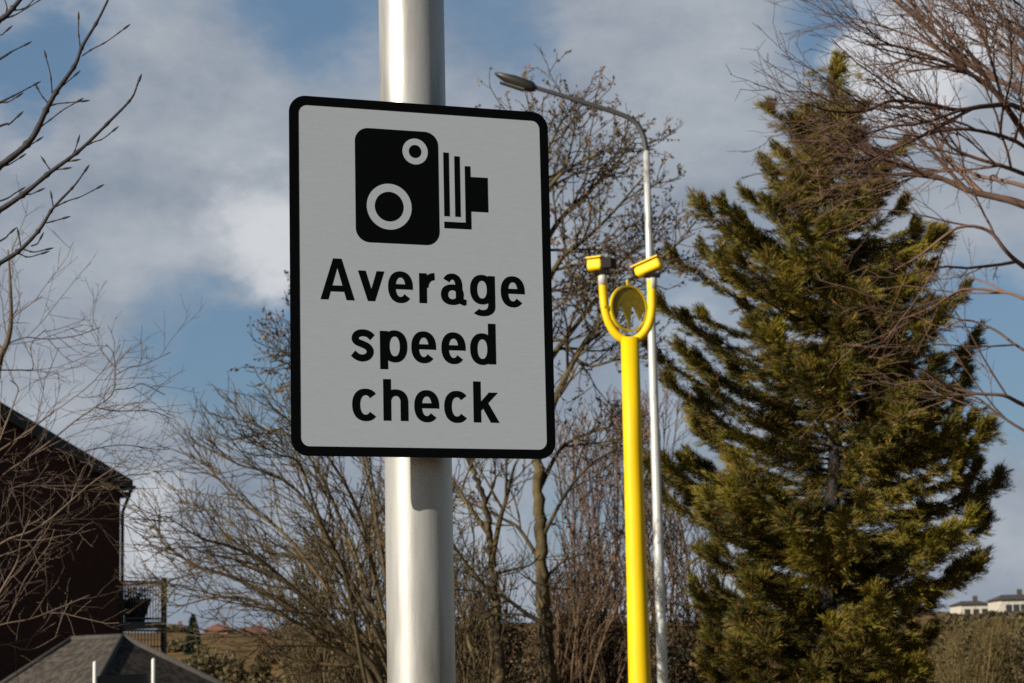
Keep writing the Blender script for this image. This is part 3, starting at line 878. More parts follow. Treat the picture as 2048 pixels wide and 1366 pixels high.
# --- tall trees behind the sign
def tall_tree(name, label, D, base, trunk, limbs, seed, leafy, tip_r=.010, matn='bark_tall', dens=1.0, leaf_sc=1.0):
    rng = random.Random(seed); nr = np.random.default_rng(seed)
    def Q(x, y, dd=0): return P(x, y, D + dd)
    b = Q(*base)
    root = tree_root(name, label, b.x, D)
    g = root.location + Vector((0, 0, -.2))
    tr, tw = MB(), []
    tpts = [Vector((b.x, D, g.z))] + [Q(x, y, 0) for x, y in trunk[0]]
    c = curve(tpts, 7)
    for q in c[3:]: q += Vector((rng.gauss(0, .018), rng.gauss(0, .018), 0))
    tr.tube(c, [(trunk[1] + (trunk[2] - trunk[1]) * (i / (len(c) - 1)) ** .8) * rng.uniform(.90, 1.12) for i in range(len(c))], 14, True)
    U1 = Vector((0, 0, .22))
    sp = [(4.0 * dens, .0, 25, 60, .6, 1.5, .14, U1, 5, .5, tip_r, 4), (4.2 * dens, .1, 25, 58, .3, .75, .16, U1, 4, .65, tip_r * .8, 3), (4.0 * dens, .2, 25, 60, .15, .38, .15, U1, 2, .8, tip_r * .68, 3)]
    grow(rng, tw, c[len(c) * 2 // 3:], (trunk[2] * 2, trunk[2]), 0, sp)
    for pts, r0, dd in limbs:
        n = len(pts)
        w = [Q(x, y, dd * k / n) for k, (x, y) in enumerate(pts)]
        cc = limb(tr, w, r0, tip_r * 1.2, 7)
        grow(rng, tw, cc[3:], (r0, tip_r * 1.2), 0, sp)
    tr.build('trunk', M[matn], root)
    cr = MB(); add_twigs(cr, tw); cr.build('crown', M[matn], root)
    if leafy:
        cen, dirs = [], []
        for pts, r0, r1, s in tw:
            if s != 3: continue
            if rng.random() > leafy: continue
            k = rng.choice((2, 3, 3, 4))
            for _ in range(k):
                p, d = at_t(pts, rng.uniform(.5, 1))
                cen.append(p + Vector((rng.gauss(0, .03), rng.gauss(0, .03), rng.gauss(0, .03)))); dirs.append((d + Vector((rng.gauss(0, .6), rng.gauss(0, .6), rng.gauss(0, .6)))).normalized())
        cards('foliage', M['bud_brown'], np.array([tuple(p) for p in cen]), np.array([tuple(p) for p in dirs]), .085 * leaf_sc, .045 * leaf_sc, nr, root)
    return len(tw)

tall_tree('tall_tree', 'tallest bare tree, mossy trunk right of the sign, brown catkins at its top', 36.0, (1098, 1460),
    ([(1096, 1366), (1088, 1250), (1084, 1150), (1080, 1040), (1076, 940), (1070, 800), (1068, 600), (1075, 460), (1082, 360), (1092, 280)], .155, .028),
    [([(1076, 900), (1110, 800), (1160, 700), (1205, 640), (1260, 560), (1330, 510), (1372, 470)], .07, -1.5),
     ([(1072, 780), (1100, 720), (1160, 640), (1190, 600), (1230, 540), (1270, 500), (1320, 480)], .06, 1.0),
     ([(1068, 620), (1120, 520), (1180, 470), (1230, 420), (1290, 350)], .06, -.8), ([(1070, 520), (1120, 440), (1180, 380), (1230, 330), (1272, 275)], .055, 1.4),
     ([(1075, 420), (1110, 360), (1150, 330), (1190, 310), (1225, 300)], .045, -1.2), ([(1085, 330), (1105, 280), (1125, 240), (1145, 215)], .03, .8), ([(1085, 330), (1065, 280), (1050, 255), (1015, 250)], .03, -.5),
     ([(1068, 600), (1110, 580), (1160, 590), (1200, 560)], .035, .5), ([(1070, 700), (1120, 680), (1170, 730), (1230, 720), (1290, 700)], .04, -.6),
     ([(1070, 740), (960, 640), (860, 560), (760, 520), (660, 560)], .07, .8), ([(1072, 820), (940, 740), (800, 730), (700, 740), (640, 725), (600, 710), (578, 690)], .06, -.6), ([(760, 735), (670, 760), (620, 765), (580, 760)], .03, .5), ([(690, 740), (640, 715), (600, 700)], .03, -.4),
     ([(1078, 980), (1120, 900), (1170, 870), (1230, 850)], .045, .9), ([(1082, 1080), (1130, 990), (1180, 930), (1230, 900)], .04, -.9), ([(1084, 1130), (1040, 1060), (1010, 1040), (950, 1010), (920, 1000)], .04, .4),
     ([(1086, 1160), (1130, 1120), (1180, 1105)], .03, .2), ([(1076, 500), (1120, 500), (1200, 500), (1260, 520)], .03, 1.5), ([(1072, 640), (1130, 600), (1150, 540), (1180, 520)], .03, -1.5), ([(1080, 360), (1125, 340), (1145, 280), (1150, 235)], .03, 1.5)],
    71, .85, leaf_sc=.95, dens=1.3)
tall_tree('forked_tree', 'slim forked bare tree between the grey pole and the mossy trunk', 33.0, (1005, 1460),
    ([(1003, 1366), (995, 1280), (988, 1190), (984, 1120), (975, 1050), (965, 990), (940, 930), (915, 880), (880, 800)], .10, .02),
    [([(984, 1120), (1000, 1040), (1015, 990), (1030, 930), (1060, 880)], .05, -.6), ([(978, 1070), (930, 1000), (905, 960), (860, 900), (800, 860)], .04, .5), ([(990, 1200), (950, 1150), (920, 1110), (880, 1050), (840, 1000)], .04, -.7),
     ([(1110, 1255), (1060, 1232), (1000, 1190), (950, 1182), (905, 1178)], .045, -.9), ([(960, 1340), (935, 1270), (950, 1200), (970, 1150)], .04, .6), ([(986, 1150), (1020, 1140), (1060, 1130), (1080, 1110)], .025, .3), ([(970, 1010), (990, 960), (985, 900)], .025, .9)],
    72, 0, tip_r=.0085, dens=1.15)

# --- thickets of bare shrubs
def thicket(name, label, D, xs, y0, tops, seed, matn, n, r=.022, group=None, spread=60, dens=1.0, yb=1450):
    rng = random.Random(seed)
    bx = sum(xs) / len(xs)
    b = P(bx, yb, D)
    root = tree_root(name, label, b.x, D, 'shrub', group)
    st, tw = MB(), []
    gz = root.location.z - .1
    for i in range(n):
        x0 = rng.uniform(xs[0], xs[1]); xt = x0 + rng.gauss(0, spread)
        f = min(max((xt - xs[0]) / (xs[1] - xs[0]), 0), 1)
        yt = tops[0] + (tops[1] - tops[0]) * f + abs(rng.gauss(0, 60))
        dd = rng.uniform(-1.4, 1.4)
        p0 = P(x0 * .6 + bx * .4, yb, D + dd * .5); p0.z = gz
        w = [p0, P(x0 * .8 + xt * .2, (yb * 1.4 + yt * .6) / 2, D + dd * .8), P(x0 * .3 + xt * .7, (yb * .5 + yt * 1.5) / 2, D + dd), P(xt, yt, D + dd)]
        c = limb(st, w, r * rng.uniform(.7, 1.2), .008, 5, 4)
        grow(rng, tw, c[2:], (r * .7, .008), 0, [(4.2 * dens, .0, 15, 45, .4, 1.0, .12, UPV * .3, 4, .6, .0085, 3), (4.5 * dens, .1, 18, 50, .2, .5, .13, UPV * .3, 3, .75, .0070, 3)])
    st.build('stem', M[matn], root)
    cr = MB(); add_twigs(cr, tw); cr.build('crown', M[matn], root)
thicket('bare_shrub', 'tall reddish bare shrub rising behind the yellow mast', 42.0, (1140, 1300), 0, (840, 780), 81, 'bark_red', 30, group=None, dens=1.0)
thicket('bare_shrub', 'reddish brown bare shrub between the street lamp and the conifer', 40.0, (1320, 1440), 0, (930, 1080), 82, 'bark_brown', 28, dens=1.0)
thicket('bare_shrub', 'low olive brown scrub tangle at the foot of the grey pole', 34.0, (880, 1010), 0, (1110, 1130), 83, 'bark_olive', 26)
thicket('bare_shrub', 'dense brown scrub behind the fan shaped tree, left of the pole', 38.0, (600, 790), 0, (1110, 960), 84, 'bark_olive', 40, dens=1.2)
thicket('bare_shrub', 'brown bare shrub right of the mossy trunk, left of the yellow mast', 39.0, (1090, 1230), 0, (1130, 1060), 85, 'bark_brown', 28)

def leaf_bush(name, label, D, x0, x1, ytop, seed, matn, n, lf=.10, wd=.05, cat='bush', depth=1.2, yb=1450, lump=5):
    nr = np.random.default_rng(seed); rng = random.Random(seed)
    a, b_, t = P(x0, yb, D), P(x1, yb, D), P((x0 + x1) / 2, ytop, D)
    cx = (a.x + b_.x) / 2
    root = tree_root(name, label, cx, D, cat)
    gz = root.location.z
    W, H = (b_.x - a.x) / 2, t.z - gz
    st = MB(); tips = []
    for i in range(lump * 3):
        ang = rng.uniform(0, 2 * math.pi); q = rng.random() ** .5
        fx, fy = math.cos(ang) * q, math.sin(ang) * q
        hh = H * math.sqrt(max(.05, 1 - (fx * fx + fy * fy) * .8)) * rng.uniform(.55, 1.06)
        tip = Vector((cx + fx * W, D + fy * depth, gz + hh))
        base = Vector((cx + fx * W * .35, D + fy * depth * .3, gz - .1))
        c = limb(st, [base, base.lerp(tip, .5) + Vector((rng.gauss(0, .1), rng.gauss(0, .1), .1)), tip], .03, .008, 4)
        tips += c[2:]
    st.build('stem', M['bark_tall'], root)
    tp = np.array([tuple(p) for p in tips])
    idx = nr.integers(0, len(tp), n)
    cen = tp[idx] + nr.normal(size=(n, 3)) * np.array([W * .16, depth * .2, H * .07])
    dirs = nr.normal(size=(n, 3)) + np.array([0, 0, .5]); dirs /= np.linalg.norm(dirs, axis=1)[:, None]
    cards('foliage', M[matn], cen, dirs, lf, wd, nr, root)
leaf_bush('bush', 'dark evergreen bush at the bottom between the pole and the mossy trunk', 39.0, 870, 1095, 1185, 91, 'hedge_leaf', 26000, .075, .034, lump=9)
leaf_bush('bush', 'dark brown bush at the bottom left of the yellow mast', 41.0, 1060, 1270, 1150, 92, 'hedge_leaf', 26000, .075, .034, lump=9)
leaf_bush('bush', 'dark low bush at the foot of the street lamp', 38.5, 1255, 1450, 1225, 93, 'hedge_leaf', 18000, .075, .034, lump=9)
leaf_bush('bush', 'dark undergrowth bush at the foot of the conifer', 39.0, 1430, 1880, 1290, 96, 'hedge_leaf', 26000, .08, .036, lump=9)
leaf_bush('bush', 'olive scrub bush below the cream houses at the right edge', 70.0, 1890, 2110, 1245, 94, 'olive_leaf', 12000, .17, .09, depth=3)
leaf_bush('bush', 'tawny scrub bush at the bottom left of the grey pole', 52.0, 560, 800, 1300, 95, 'olive_leaf', 8000, .13, .07, depth=2)

thicket('bare_shrub', 'olive brown twiggy scrub at the bottom right corner', 58.0, (1880, 2090), 0, (1262, 1240), 86, 'bark_scrub', 60, r=.02, spread=25, dens=1.3)
# --- conifer
def conifer():
    rng = random.Random(44); nr = np.random.default_rng(44)
    D = 36.0
    def Q(x, y, dd=0): return P(x, y, D + dd)
    base = Q(1655, 1500)
    root = tree_root('conifer', 'large yellow green conifer with wind swept branches right of the lamp', base.x, D)
    tr = MB()
    tpts = [Vector((base.x, D, root.location.z - .2))] + [Q(x, y) for x, y in ((1652, 1366), (1655, 1200), (1665, 1000), (1675, 800), (1670, 600), (1665, 420), (1655, 280), (1665, 190), (1676, 120))]
    axis = limb(tr, tpts, .20, .015, 12)
    # half widths, in photograph pixels, at photograph heights: y, left, right
    prof = [(115, 6, 12), (170, 20, 36), (230, 55, 75), (300, 98, 108), (370, 130, 150), (430, 205, 178), (500, 220, 205), (560, 265, 240), (640, 320, 260), (720, 335, 275), (800, 310, 285), (880, 300, 295),
            (950, 325, 315), (1020, 300, 325), (1090, 265, 315), (1160, 225, 292), (1215, 235, 235), (1300, 240, 245), (1366, 230, 240), (1440, 220, 230)]
    def half(y, side):
        for i in range(len(prof) - 1):
            if prof[i][0] <= y <= prof[i + 1][0]:
                t = (y - prof[i][0]) / (prof[i + 1][0] - prof[i][0])
                return prof[i][side] * (1 - t) + prof[i + 1][side] * t
        return prof[-1][side]
    def axis_at(z):
        for i in range(len(axis) - 1):
            if axis[i].z <= z <= axis[i + 1].z:
                t = (z - axis[i].z) / max(1e-6, axis[i + 1].z - axis[i].z)
                return axis[i].lerp(axis[i + 1], t)
        return axis[-1].copy()
    k = D / F_PX
    cen, dirs = [], []
    PLUMES = [(1432, 455), (1380, 530), (1352, 640), (1345, 720), (1385, 800), (1352, 950), (1362, 1000), (1552, 245), (1545, 320), (1470, 440), (1970, 985), (1945, 1075), (1935, 1160), (1925, 700), (1905, 610), (1845, 505), (1790, 300), (1950, 900), (1440, 1120), (1430, 1210)]
    N = 400
    br = MB()
    def spray(q, dv, sl, nn, droop=.25):
        for m in range(nn):
            s_ = rng.random()
            pp = q + dv * (sl * s_) - UPV * (droop * sl * s_ * s_)
            nd = (dv - UPV * (droop * s_) + Vector((rng.gauss(0, .24), rng.gauss(0, .24), rng.gauss(0, .22)))).normalized()
            pp = pp + Vector((rng.gauss(0, .03), rng.gauss(0, .03), rng.gauss(0, .025)))
            cen.append(tuple(pp + nd * .05)); dirs.append(tuple(nd))
    for i in range(N):
        u = (i + rng.random()) / N
        ytip = 120 + (1480 - 120) * u ** .85
        az = rng.uniform(0, 2 * math.pi)
        ca, sa = math.cos(az), math.sin(az)            # ca<0: to the left
        wl, wr = half(ytip, 1), half(ytip, 2)
        lat = (wr * .93 if ca > 0 else wl * .97)
        q_ = rng.random()
        rad_px = math.sqrt((ca * lat) ** 2 + (sa * (wl + wr) / 2 * .9) ** 2) * ((.80 + .24 * rng.random()) if q_ < .72 else rng.uniform(.45, .8))
        # long and short plumes, so that the outline is ragged and gaps open between them
        rad_px *= .95 + .11 * math.sin(az * 3 + ytip * .021) * math.sin(ytip * .047 + az)
        L = rad_px * k
        rise = (.38 if ca < -.2 else .10) + rng.gauss(0, .07)          # left side sweeps up
        rise *= .6 + .4 * (1 - u)
        if u < .2: rise += .4
        hz = Vector((ca, sa, 0))
        if i < len(PLUMES):
            e_ = Q(*PLUMES[i], rng.uniform(-1.2, .6)); a_ = axis_at(e_.z); L = Vector((e_.x - a_.x, e_.y - a_.y, 0)).length; hz = Vector((e_.x - a_.x, e_.y - a_.y, 0)).normalized()
            ytip = PLUMES[i][1]; u = .5; rise = .46 if hz.x < 0 else .14
        tipz = Q(1660, ytip).z
        p0 = axis_at(tipz - rise * L)
        tip = p0 + hz * L + UPV * (rise * L)
        mid = p0.lerp(tip, .5) - UPV * (.08 * L)
        c = curve([p0, mid, tip, tip + hz * .10 * L + UPV * (.10 * L)], 4)
        r0 = .010 + .008 * L
        br.tube(c, [r0 * (1 - .85 * j / (len(c) - 1)) for j in range(len(c))], 5, False)
        nsp = int(10 + L * 20)
        for j in range(nsp):
            t = .06 + .94 * ((j + rng.random()) / nsp) ** .8
            q, d = at_t(c, t)
            # spray: outward along the branch, fanning sideways, lifted or hanging
            sd_ = d.cross(UPV).normalized() * rng.choice((-1, 1))
            dv = (d * rng.uniform(.5, 1.1) + sd_ * rng.uniform(0, 1.0) + UPV * rng.uniform(-.32, .34)).normalized()
            sl = rng.uniform(.22, .58) * (1.15 - .5 * t) * (0.6 + .12 * min(L, 3.5))
            spray(q, dv, sl, int(20 + sl * 100), .30 if hz.x > -.3 else .12)
    # short growth close to the trunk
    for i in range(650):
        z = root.location.z + .8 + (axis[-1].z - root.location.z - .95) * rng.random()
        a_ = rng.uniform(0, 2 * math.pi)
        hz = Vector((math.cos(a_), math.sin(a_), 0))
        fr = (axis[-1].z - z) / (axis[-1].z - root.location.z)
        q = axis_at(z) + hz * rng.uniform(.05, .2 + 1.1 * fr)
        spray(q, (hz + UPV * rng.uniform(-.5, .4)).normalized(), rng.uniform(.25, .5), 38)
    # the leader is clothed to its tip, blown to the right
    for i in range(90):
        f = rng.random()
        q = axis_at(axis[-1].z - 1.6 * f)
        a_ = rng.uniform(0, 2 * math.pi)
        spray(q, (Vector((math.cos(a_) + .5, math.sin(a_), 0)) * (.35 + .8 * f) + UPV * rng.uniform(.3, 1.0)).normalized(), .14 + .26 * f, 36, 0)
    tr.build('trunk', M['conifer_bark'], root)
    br.build('branches', M['conifer_bark'], root)
    cards('foliage', M['conifer'], np.array(cen), np.array(dirs), .135, .0135, nr, root)
    print('conifer blades', len(cen))
conifer()

# ------------------------------------------------------------------ brick house with balcony
HV = Vector((.66, .751, 0)).normalized()        # along the visible gable, away from the camera
HN = Vector((HV.y, -HV.x, 0))                   # outward from the gable, towards the right and the camera
corner = P(240, 1100, 63.0)
GZ = -2.2
house = empty('brick_house', (corner.x, corner.y, GZ), 'dark red brick house in shade with sloping gable edge at the left', 'house')
C0 = Vector((corner.x, corner.y, 0))
zE = P(240, 968, 63.0).z                          # eave at the corner
near = C0 - HV * 5.2
zN = 9.30
W_ = 5.2
mb = MB()
def hp(t, z, n=0): return C0 - HV * t + HN * n + UPV * z
ridge_t, slope = 9.0, (zN - zE) / 5.2
zR = zE + slope * ridge_t
mb.prism([(0, GZ), (0, zE), (-ridge_t, zR), (-2 * ridge_t, zE), (-2 * ridge_t, GZ)], C0, HV, UPV, HN, -8.0, 0)
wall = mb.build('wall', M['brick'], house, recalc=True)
mb = MB()
for sgn in (0, 1):
    pts = [(.30, zE - .30 * slope + .02), (.30, zE - .30 * slope + .22), (-ridge_t, zR + .22), (-ridge_t, zR + .02)]
    if sgn: pts = [(-2 * ridge_t - x, z) for x, z in pts]
    mb.prism(pts, C0, HV, UPV, HN, -8.2, .16)
mb.build('roof', M['slate'], house, recalc=True)
mb = MB()
mb.prism([(.30, zE - .30 * slope - .12), (.30, zE - .30 * slope + .235), (-ridge_t, zR + .235), (-ridge_t, zR - .18)], C0, HV, UPV, HN, .162, .20)
mb.build('bargeboard', M['dark_wood'], house, recalc=True)
mb = MB()
e0 = hp(-.44, zE - .14, .15)
mb.box(hp(-.16, zE - .30, -3.9), HV * .15, HN * 4.0, UPV * .08)
mb.tube([hp(-.36, zE - .10, .2), hp(-.36, zE - .12, -8)], .065, 8)
mb.build('gutter', M['dark_wood'], house)
mb = MB()
mb.tube([hp(-.34, zE - .16, .05), hp(-.22, zE - .5, .02), hp(-.10, zE - .8, -.02), hp(-.10, GZ, -.02)], .05, 8)
mb.build('downpipe', M['dark_wood'], house)
# balcony beyond the corner
balc = None
bz = P(300, 1243, 63.5).z
zt = P(300, 1163, 63.5).z
bl, bw = 1.62, 2.0
mb = MB()
mb.box(C0 + HV * (bl / 2 + .02) - HN * (bw / 2) + UPV * (bz - .09), HV * bl / 2, HN * bw / 2, UPV * .09)
balc = mb.build('balcony', M['rail'], house, recalc=True)
mb = MB()
def rail_run(a, b, z0, z1, n):
    mb.box((a + b) / 2 + UPV * z1, (b - a) / 2, Vector((-(b - a).y, (b - a).x, 0)).normalized() * .025, UPV * .03)
    mb.box((a + b) / 2 + UPV * (z0 + .10), (b - a) / 2, Vector((-(b - a).y, (b - a).x, 0)).normalized() * .02, UPV * .02)
    for i in range(n + 1):
        p = a.lerp(b, i / n)
        mb.tube([p + UPV * z0, p + UPV * z1], .014, 5)
rail_run(C0 + HV * .08, C0 + HV * bl, bz, zt, 15)
rail_run(C0 + HV * bl, C0 + HV * bl - HN * bw, bz, zt, 16)
for p in (C0 + HV * bl, C0 + HV * bl - HN * bw):
    mb.box(p + UPV * ((GZ + zt + .12) / 2), HV * .055, HN * .055, UPV * ((zt + .12 - GZ) / 2))
mb.build('railing', M['rail'], balc)
mb = MB()
z2 = P(300, 1300, 63.5).z
rail_run(C0 + HV * .08, C0 + HV * bl, z2, bz - .25, 13)
mb.build('lower_railing', M['rail'], balc)
mb = MB()
zl = z2 - .05
mb.box(C0 + HV * (bl / 2 + .1) - HN * (bw / 2) + UPV * ((zl + GZ) / 2), HV * (bl / 2), HN * (bw / 2 - .06), UPV * ((zl - GZ) / 2))
mb.build('porch', M['dark_wood'], balc)
# planter on the balcony
pc = C0 + HV * 1.0 - HN * .55 + UPV * (bz + .004)
pot = empty('planter', pc, 'dark flared planter with a small shrub standing on the balcony', 'planter')
mb = MB()
zz = [0, .03, .55, .58, .66, .66, .60]; rr = [.25, .27, .43, .48, .48, .42, .40]
mb.tube([pc + UPV * z for z in zz], rr, 20)
mb.build('pot', M['pot'], pot)
nr = np.random.default_rng(3)
n = 260
cc = nr.normal(size=(n, 3)) * np.array([.22, .22, .13]) + np.array(pc) + np.array([0, 0, .76])
dd = nr.normal(size=(n, 3)); dd /= np.linalg.norm(dd, axis=1)[:, None]
cards('foliage', M['far_green'], cc, dd, .12, .05, nr, pot)

# ------------------------------------------------------------------ low hip roofed outbuilding
OD = 50.0
def O(x, y, d): return P(x, y, d)
r0, r1 = O(145, 1278, 52.0), O(245, 1276, 50.5)
zr = (r0.z + r1.z) / 2
r0.z = r1.z = zr
rd = (r1 - r0).normalized(); rn = Vector((rd.y, -rd.x, 0))
pit, hw = .66, 3.4
ze = zr - pit * hw
e = [r0 - rd * 1.2 + rn * hw, r1 + rd * 2.9 + rn * hw, r1 + rd * 2.9 - rn * hw, r0 - rd * 1.2 - rn * hw]
for q in e: q.z = ze
oc = (e[0] + e[2]) / 2
outb = empty('outbuilding', (oc.x, oc.y, GZ), 'low outbuilding with grey brown hipped tile roof below the brick house', 'outbuilding')
mb = MB()
dn = UPV * -.10
vs = e + [r0, r1] + [q + dn for q in e]
mb.add(vs, [(0, 1, 5, 4), (1, 2, 5), (2, 3, 4, 5), (3, 0, 4), (0, 6, 7, 1), (1, 7, 8, 2), (2, 8, 9, 3), (3, 9, 6, 0), (6, 9, 8, 7)])
def tile_mat():
    m = mat('weathered_brown_tile_courses', (.068, .057, .045), .9, var=(.030, .027, .024), scale=6.0, contrast=(.42, .58), detail=8, spec=.2)
    t = m.node_tree; L = t.links.new; b = t.nodes['Principled BSDF']
    tcn = t.nodes.new('ShaderNodeTexCoord'); sp = t.nodes.new('ShaderNodeSeparateXYZ'); L(tcn.outputs['Object'], sp.inputs[0])
    w = t.nodes.new('ShaderNodeMath'); w.operation = 'MULTIPLY'; L(sp.outputs[2], w.inputs[0]); w.inputs[1].default_value = 9.0
    fr = t.nodes.new('ShaderNodeMath'); fr.operation = 'FRACT'; L(w.outputs[0], fr.inputs[0])
    bp = t.nodes.new('ShaderNodeBump'); bp.inputs['Strength'].default_value = .8; bp.inputs['Distance'].default_value = .04
    L(fr.outputs[0], bp.inputs['Height']); L(bp.outputs[0], b.inputs['Normal'])
    return m
M['tiles'] = tile_mat()
mb.build('roof', M['tiles'], outb, recalc=True)
mb = MB()
for q in (e[0], e[1]):
    pass
def ridge_cap(a, b): mb.tube([a + UPV * .02, b + UPV * .02], .07, 8)
ridge_cap(r0, r1)
for a, b in ((r0, e[0]), (r0, e[3]), (r1, e[1]), (r1, e[2])): ridge_cap(a, b)
mb.build('ridge_tiles', M['slate'], outb)
mb = MB()
ce = (e[0] + e[2]) / 2
ux = (e[1] - e[0]) / 2 - rd * .3; uy = rn * (hw - .3)
mb.box(Vector((ce.x, ce.y, (ze - .104 + GZ) / 2)), ux, uy, UPV * ((ze - .104 - GZ) / 2))
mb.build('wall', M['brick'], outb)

# ------------------------------------------------------------------ dark board on two white posts
bd = 17.0
bp0, bp1 = P(190, 1330, bd), P(307, 1324, bd + .3)
board = empty('notice_board', ((bp0.x + bp1.x) / 2, bd, ground_z(bp0.x, bd)), 'dark panel between two white posts in front of the outbuilding roof', 'board')
for q, top_y in ((bp0, 1322), (bp1, 1318)):
    mb = MB()
    zt_ = P(190, top_y, bd).z
    mb.tube([Vector((q.x, q.y, -1.9)), Vector((q.x, q.y, zt_ - .012)), Vector((q.x, q.y, zt_))], [.0165, .0165, .008], 16)
    mb.build('post', M['white_paint'], board)
mb = MB()
ctr = (bp0 + bp1) / 2
mb.box(Vector((ctr.x, ctr.y + .03, 1.60 + (1340 - 1332) / F_PX * bd - .40)), (bp1 - bp0) / 2 * .96, Vector((0, .008, 0)), UPV * .40)
mb.build('panel', M['dark_panel'], board)

# ------------------------------------------------------------------ distant houses and trees
def far_house(name, label, x0, x1, ywall_top, yroof_top, D, wallm, roofm, depth=7, ybase=1262, wins=2, gable=False):
    a, b = P(x0, ybase, D), P(x1, ybase, D)
    zb = ground_z((a.x + b.x) / 2, D) - .5
    zw, zr_ = P((x0 + x1) / 2, ywall_top, D).z, P((x0 + x1) / 2, yroof_top, D).z
    cx, w = (a.x + b.x) / 2, (b.x - a.x) / 2
    root = empty(name, (cx, D, zb), label, 'house')
    mb = MB(); mb.box((cx, D + depth / 2, (zb + zw) / 2), (w, 0, 0), (0, depth / 2, 0), (0, 0, (zw - zb) / 2))
    wl = mb.build('wall', M[wallm], root)
    mb = MB()
    o = .35
    if gable:
        mb.prism([(-w - o, zw + .02), (0, zr_), (w + o, zw + .02)], (cx, D, 0), (1, 0, 0), (0, 0, 1), (0, 1, 0), -o, depth + o)
    else:
        vs = [(cx - w - o, D - o, zw + .02), (cx + w + o, D - o, zw + .02), (cx + w + o, D + depth + o, zw + .02), (cx - w - o, D + depth + o, zw + .02), (cx - w * .6, D + depth / 2, zr_), (cx + w * .6, D + depth / 2, zr_)]
        mb.add(vs, [(0, 1, 5, 4), (1, 2, 5), (2, 3, 4, 5), (3, 0, 4), (0, 3, 2, 1)])
    rf = mb.build('roof', M[roofm], root, recalc=True)
    mb = MB(); mb.box((cx + w * .4, D + depth / 2, zr_ + .15), (.25, 0, 0), (0, .25, 0), (0, 0, .45)); mb.build('chimney', M[roofm], rf)
    for i in range(wins):
        mb = MB()
        xx = cx + w * (-.6 + 1.2 * i / max(1, wins - 1))
        mb.box((xx, D - .02, zw - .95), (.32, 0, 0), (0, .04, 0), (0, 0, .42)); mb.build('window', M['far_glass'], root)
    return root
far_house('house', 'far pink house with red roof beside the small dark fir', 408, 455, 1262, 1248, 290, 'orange_wall', 'far_roof', ybase=1275, gable=True)
far_house('house', 'far low house with wide dark roof right of the pink house', 470, 535, 1268, 1252, 300, 'orange_wall', 'far_roof', ybase=1276, wins=3)
far_house('house', 'far orange brick house seen through the fan shaped tree', 545, 585, 1272, 1256, 280, 'orange_wall', 'far_roof', ybase=1285)
far_house('house', 'far reddish house between the balcony and the dark fir', 330, 362, 1272, 1250, 310, 'orange_wall', 'far_roof', ybase=1286)
far_house('house', 'far cream rendered house half behind the conifer', 1924, 1982, 1209, 1200, 265, 'harl', 'slate', ybase=1245, wins=3)
far_house('house', 'far cream rendered house, tallest, at the right edge', 2004, 2078, 1199, 1187, 250, 'harl', 'slate', ybase=1240, wins=4)

def far_fir(x, ytop, ybase, D, wpx, label, seed):
    nr = np.random.default_rng(seed)
    b, t = P(x, ybase, D), P(x, ytop, D)
    root = empty('fir_tree', (b.x, D, ground_z(b.x, D)), label, 'tree')
    gz = root.location.z
    mb = MB(); mb.tube([(b.x, D, gz - .2), (b.x, D, t.z)], [.18, .03], 6); mb.build('trunk', M['conifer_bark'], root)
    n = 2500
    u = nr.random(n) ** .6
    ang = nr.random(n) * 2 * np.pi
    rad = u * wpx * D / F_PX / 2 * (.55 + .5 * nr.random(n))
    z = t.z - u * (t.z - gz - .3)
    cen = np.stack([b.x + rad * np.cos(ang), D + rad * np.sin(ang), z], 1)
    dirs = np.stack([np.cos(ang), np.sin(ang), -.25 + .3 * nr.normal(size=n)], 1); dirs /= np.linalg.norm(dirs, axis=1)[:, None]
    cards('crown', M['far_green'], cen, dirs, .55, .18, nr, root)
far_fir(386, 1228, 1290, 190, 34, 'small dark fir standing between the far red roofed houses', 7)

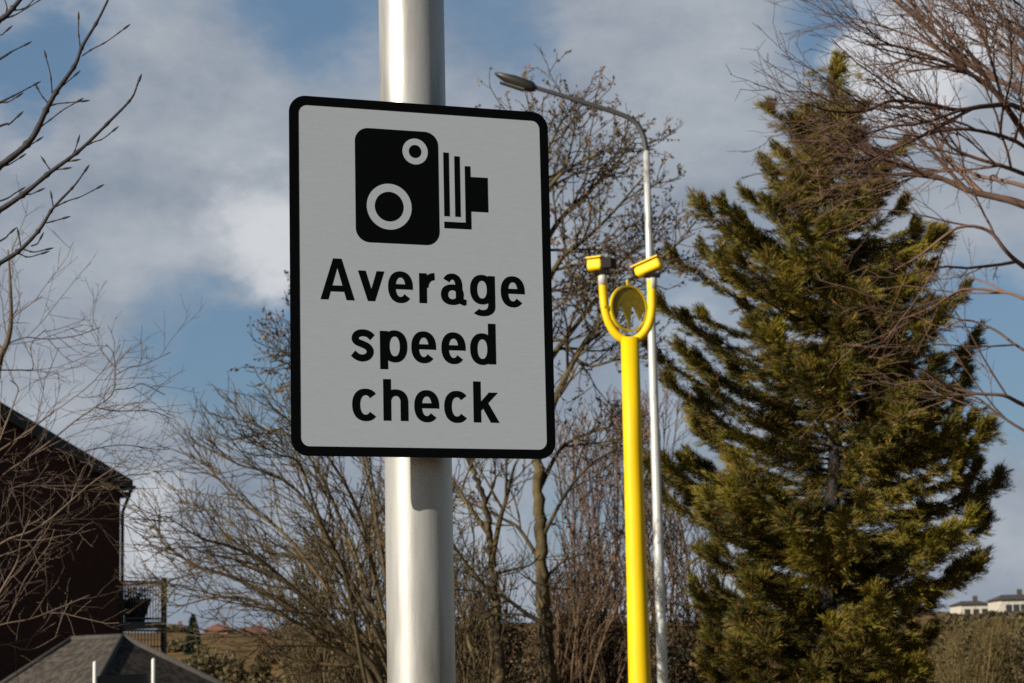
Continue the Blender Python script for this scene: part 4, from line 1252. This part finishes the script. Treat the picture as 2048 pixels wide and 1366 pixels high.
def far_bush(x, ytop, D, wpx, label, seed, matn='olive_leaf', n=900):
    nr = np.random.default_rng(seed)
    t = P(x, ytop, D)
    gz = ground_z(t.x, D)
    H = max(1.0, t.z - gz)
    root = empty('bush', (t.x, D, gz), label, 'bush', 'scrub bushes on the far grassy slope')
    w = wpx * D / F_PX / 2
    mb = MB()
    rng = random.Random(seed)
    for _ in range(6):
        mb.tube([(t.x + rng.uniform(-.2, .2) * w, D, gz - .1), (t.x + rng.uniform(-.8, .8) * w, D + rng.uniform(-.5, .5) * w, gz + H * rng.uniform(.6, .95))], [.05, .02], 4, False)
    mb.build('stem', M['bark_tall'], root)
    th = nr.normal(size=(n, 3)); th /= np.linalg.norm(th, axis=1)[:, None]
    rr = nr.random(n)[:, None] ** .5
    lump = 1 + .25 * np.sin(th[:, :1] * 7 + seed) * np.cos(th[:, 2:] * 5)
    cen = th * rr * lump * np.array([w, w, H * .52]) + np.array([t.x, D, gz + H * .48])
    dirs = nr.normal(size=(n, 3)); dirs /= np.linalg.norm(dirs, axis=1)[:, None]
    cards('foliage', M[matn], cen, dirs, .0016 * D + .1, .0008 * D + .05, nr, root)
frng = random.Random(9)
spots = [(455, 1300, 150), (520, 1305, 120), (610, 1270, 200), (660, 1262, 230), (700, 1258, 260), (560, 1285, 170), (400, 1300, 160), (350, 1285, 200), (640, 1300, 130), (740, 1270, 170), (590, 1252, 290), (360, 1262, 295), (510, 1252, 305),
         (1985, 1222, 240), (1915, 1226, 235), (2040, 1222, 225), (1900, 1235, 200), (1960, 1238, 190), (2030, 1232, 180), (1930, 1255, 130), (2010, 1262, 110), (1880, 1270, 120), (2060, 1250, 140), (1990, 1243, 230), (345, 1256, 280), (580, 1270, 220), (630, 1252, 290), (670, 1248, 280), (410, 1285, 130), (470, 1310, 100), (590, 1300, 110), (720, 1290, 120), (380, 1310, 110), (1560, 1260, 180), (1250, 1250, 220), (1000, 1250, 240), (1140, 1240, 250)]
side_ = lambda x: 'left of the pole' if x < 800 else ('right of the conifer' if x > 1800 else 'behind the trees')
for i, (x, y, d) in enumerate(spots):
    mt = frng.choice(('olive_leaf', 'olive_leaf', 'hedge_leaf'))
    far_bush(x, y, d, frng.uniform(45, 95), ('olive' if mt == 'olive_leaf' else 'dark brown') + ' scrub bush on the far slope ' + side_(x), 200 + i, mt)
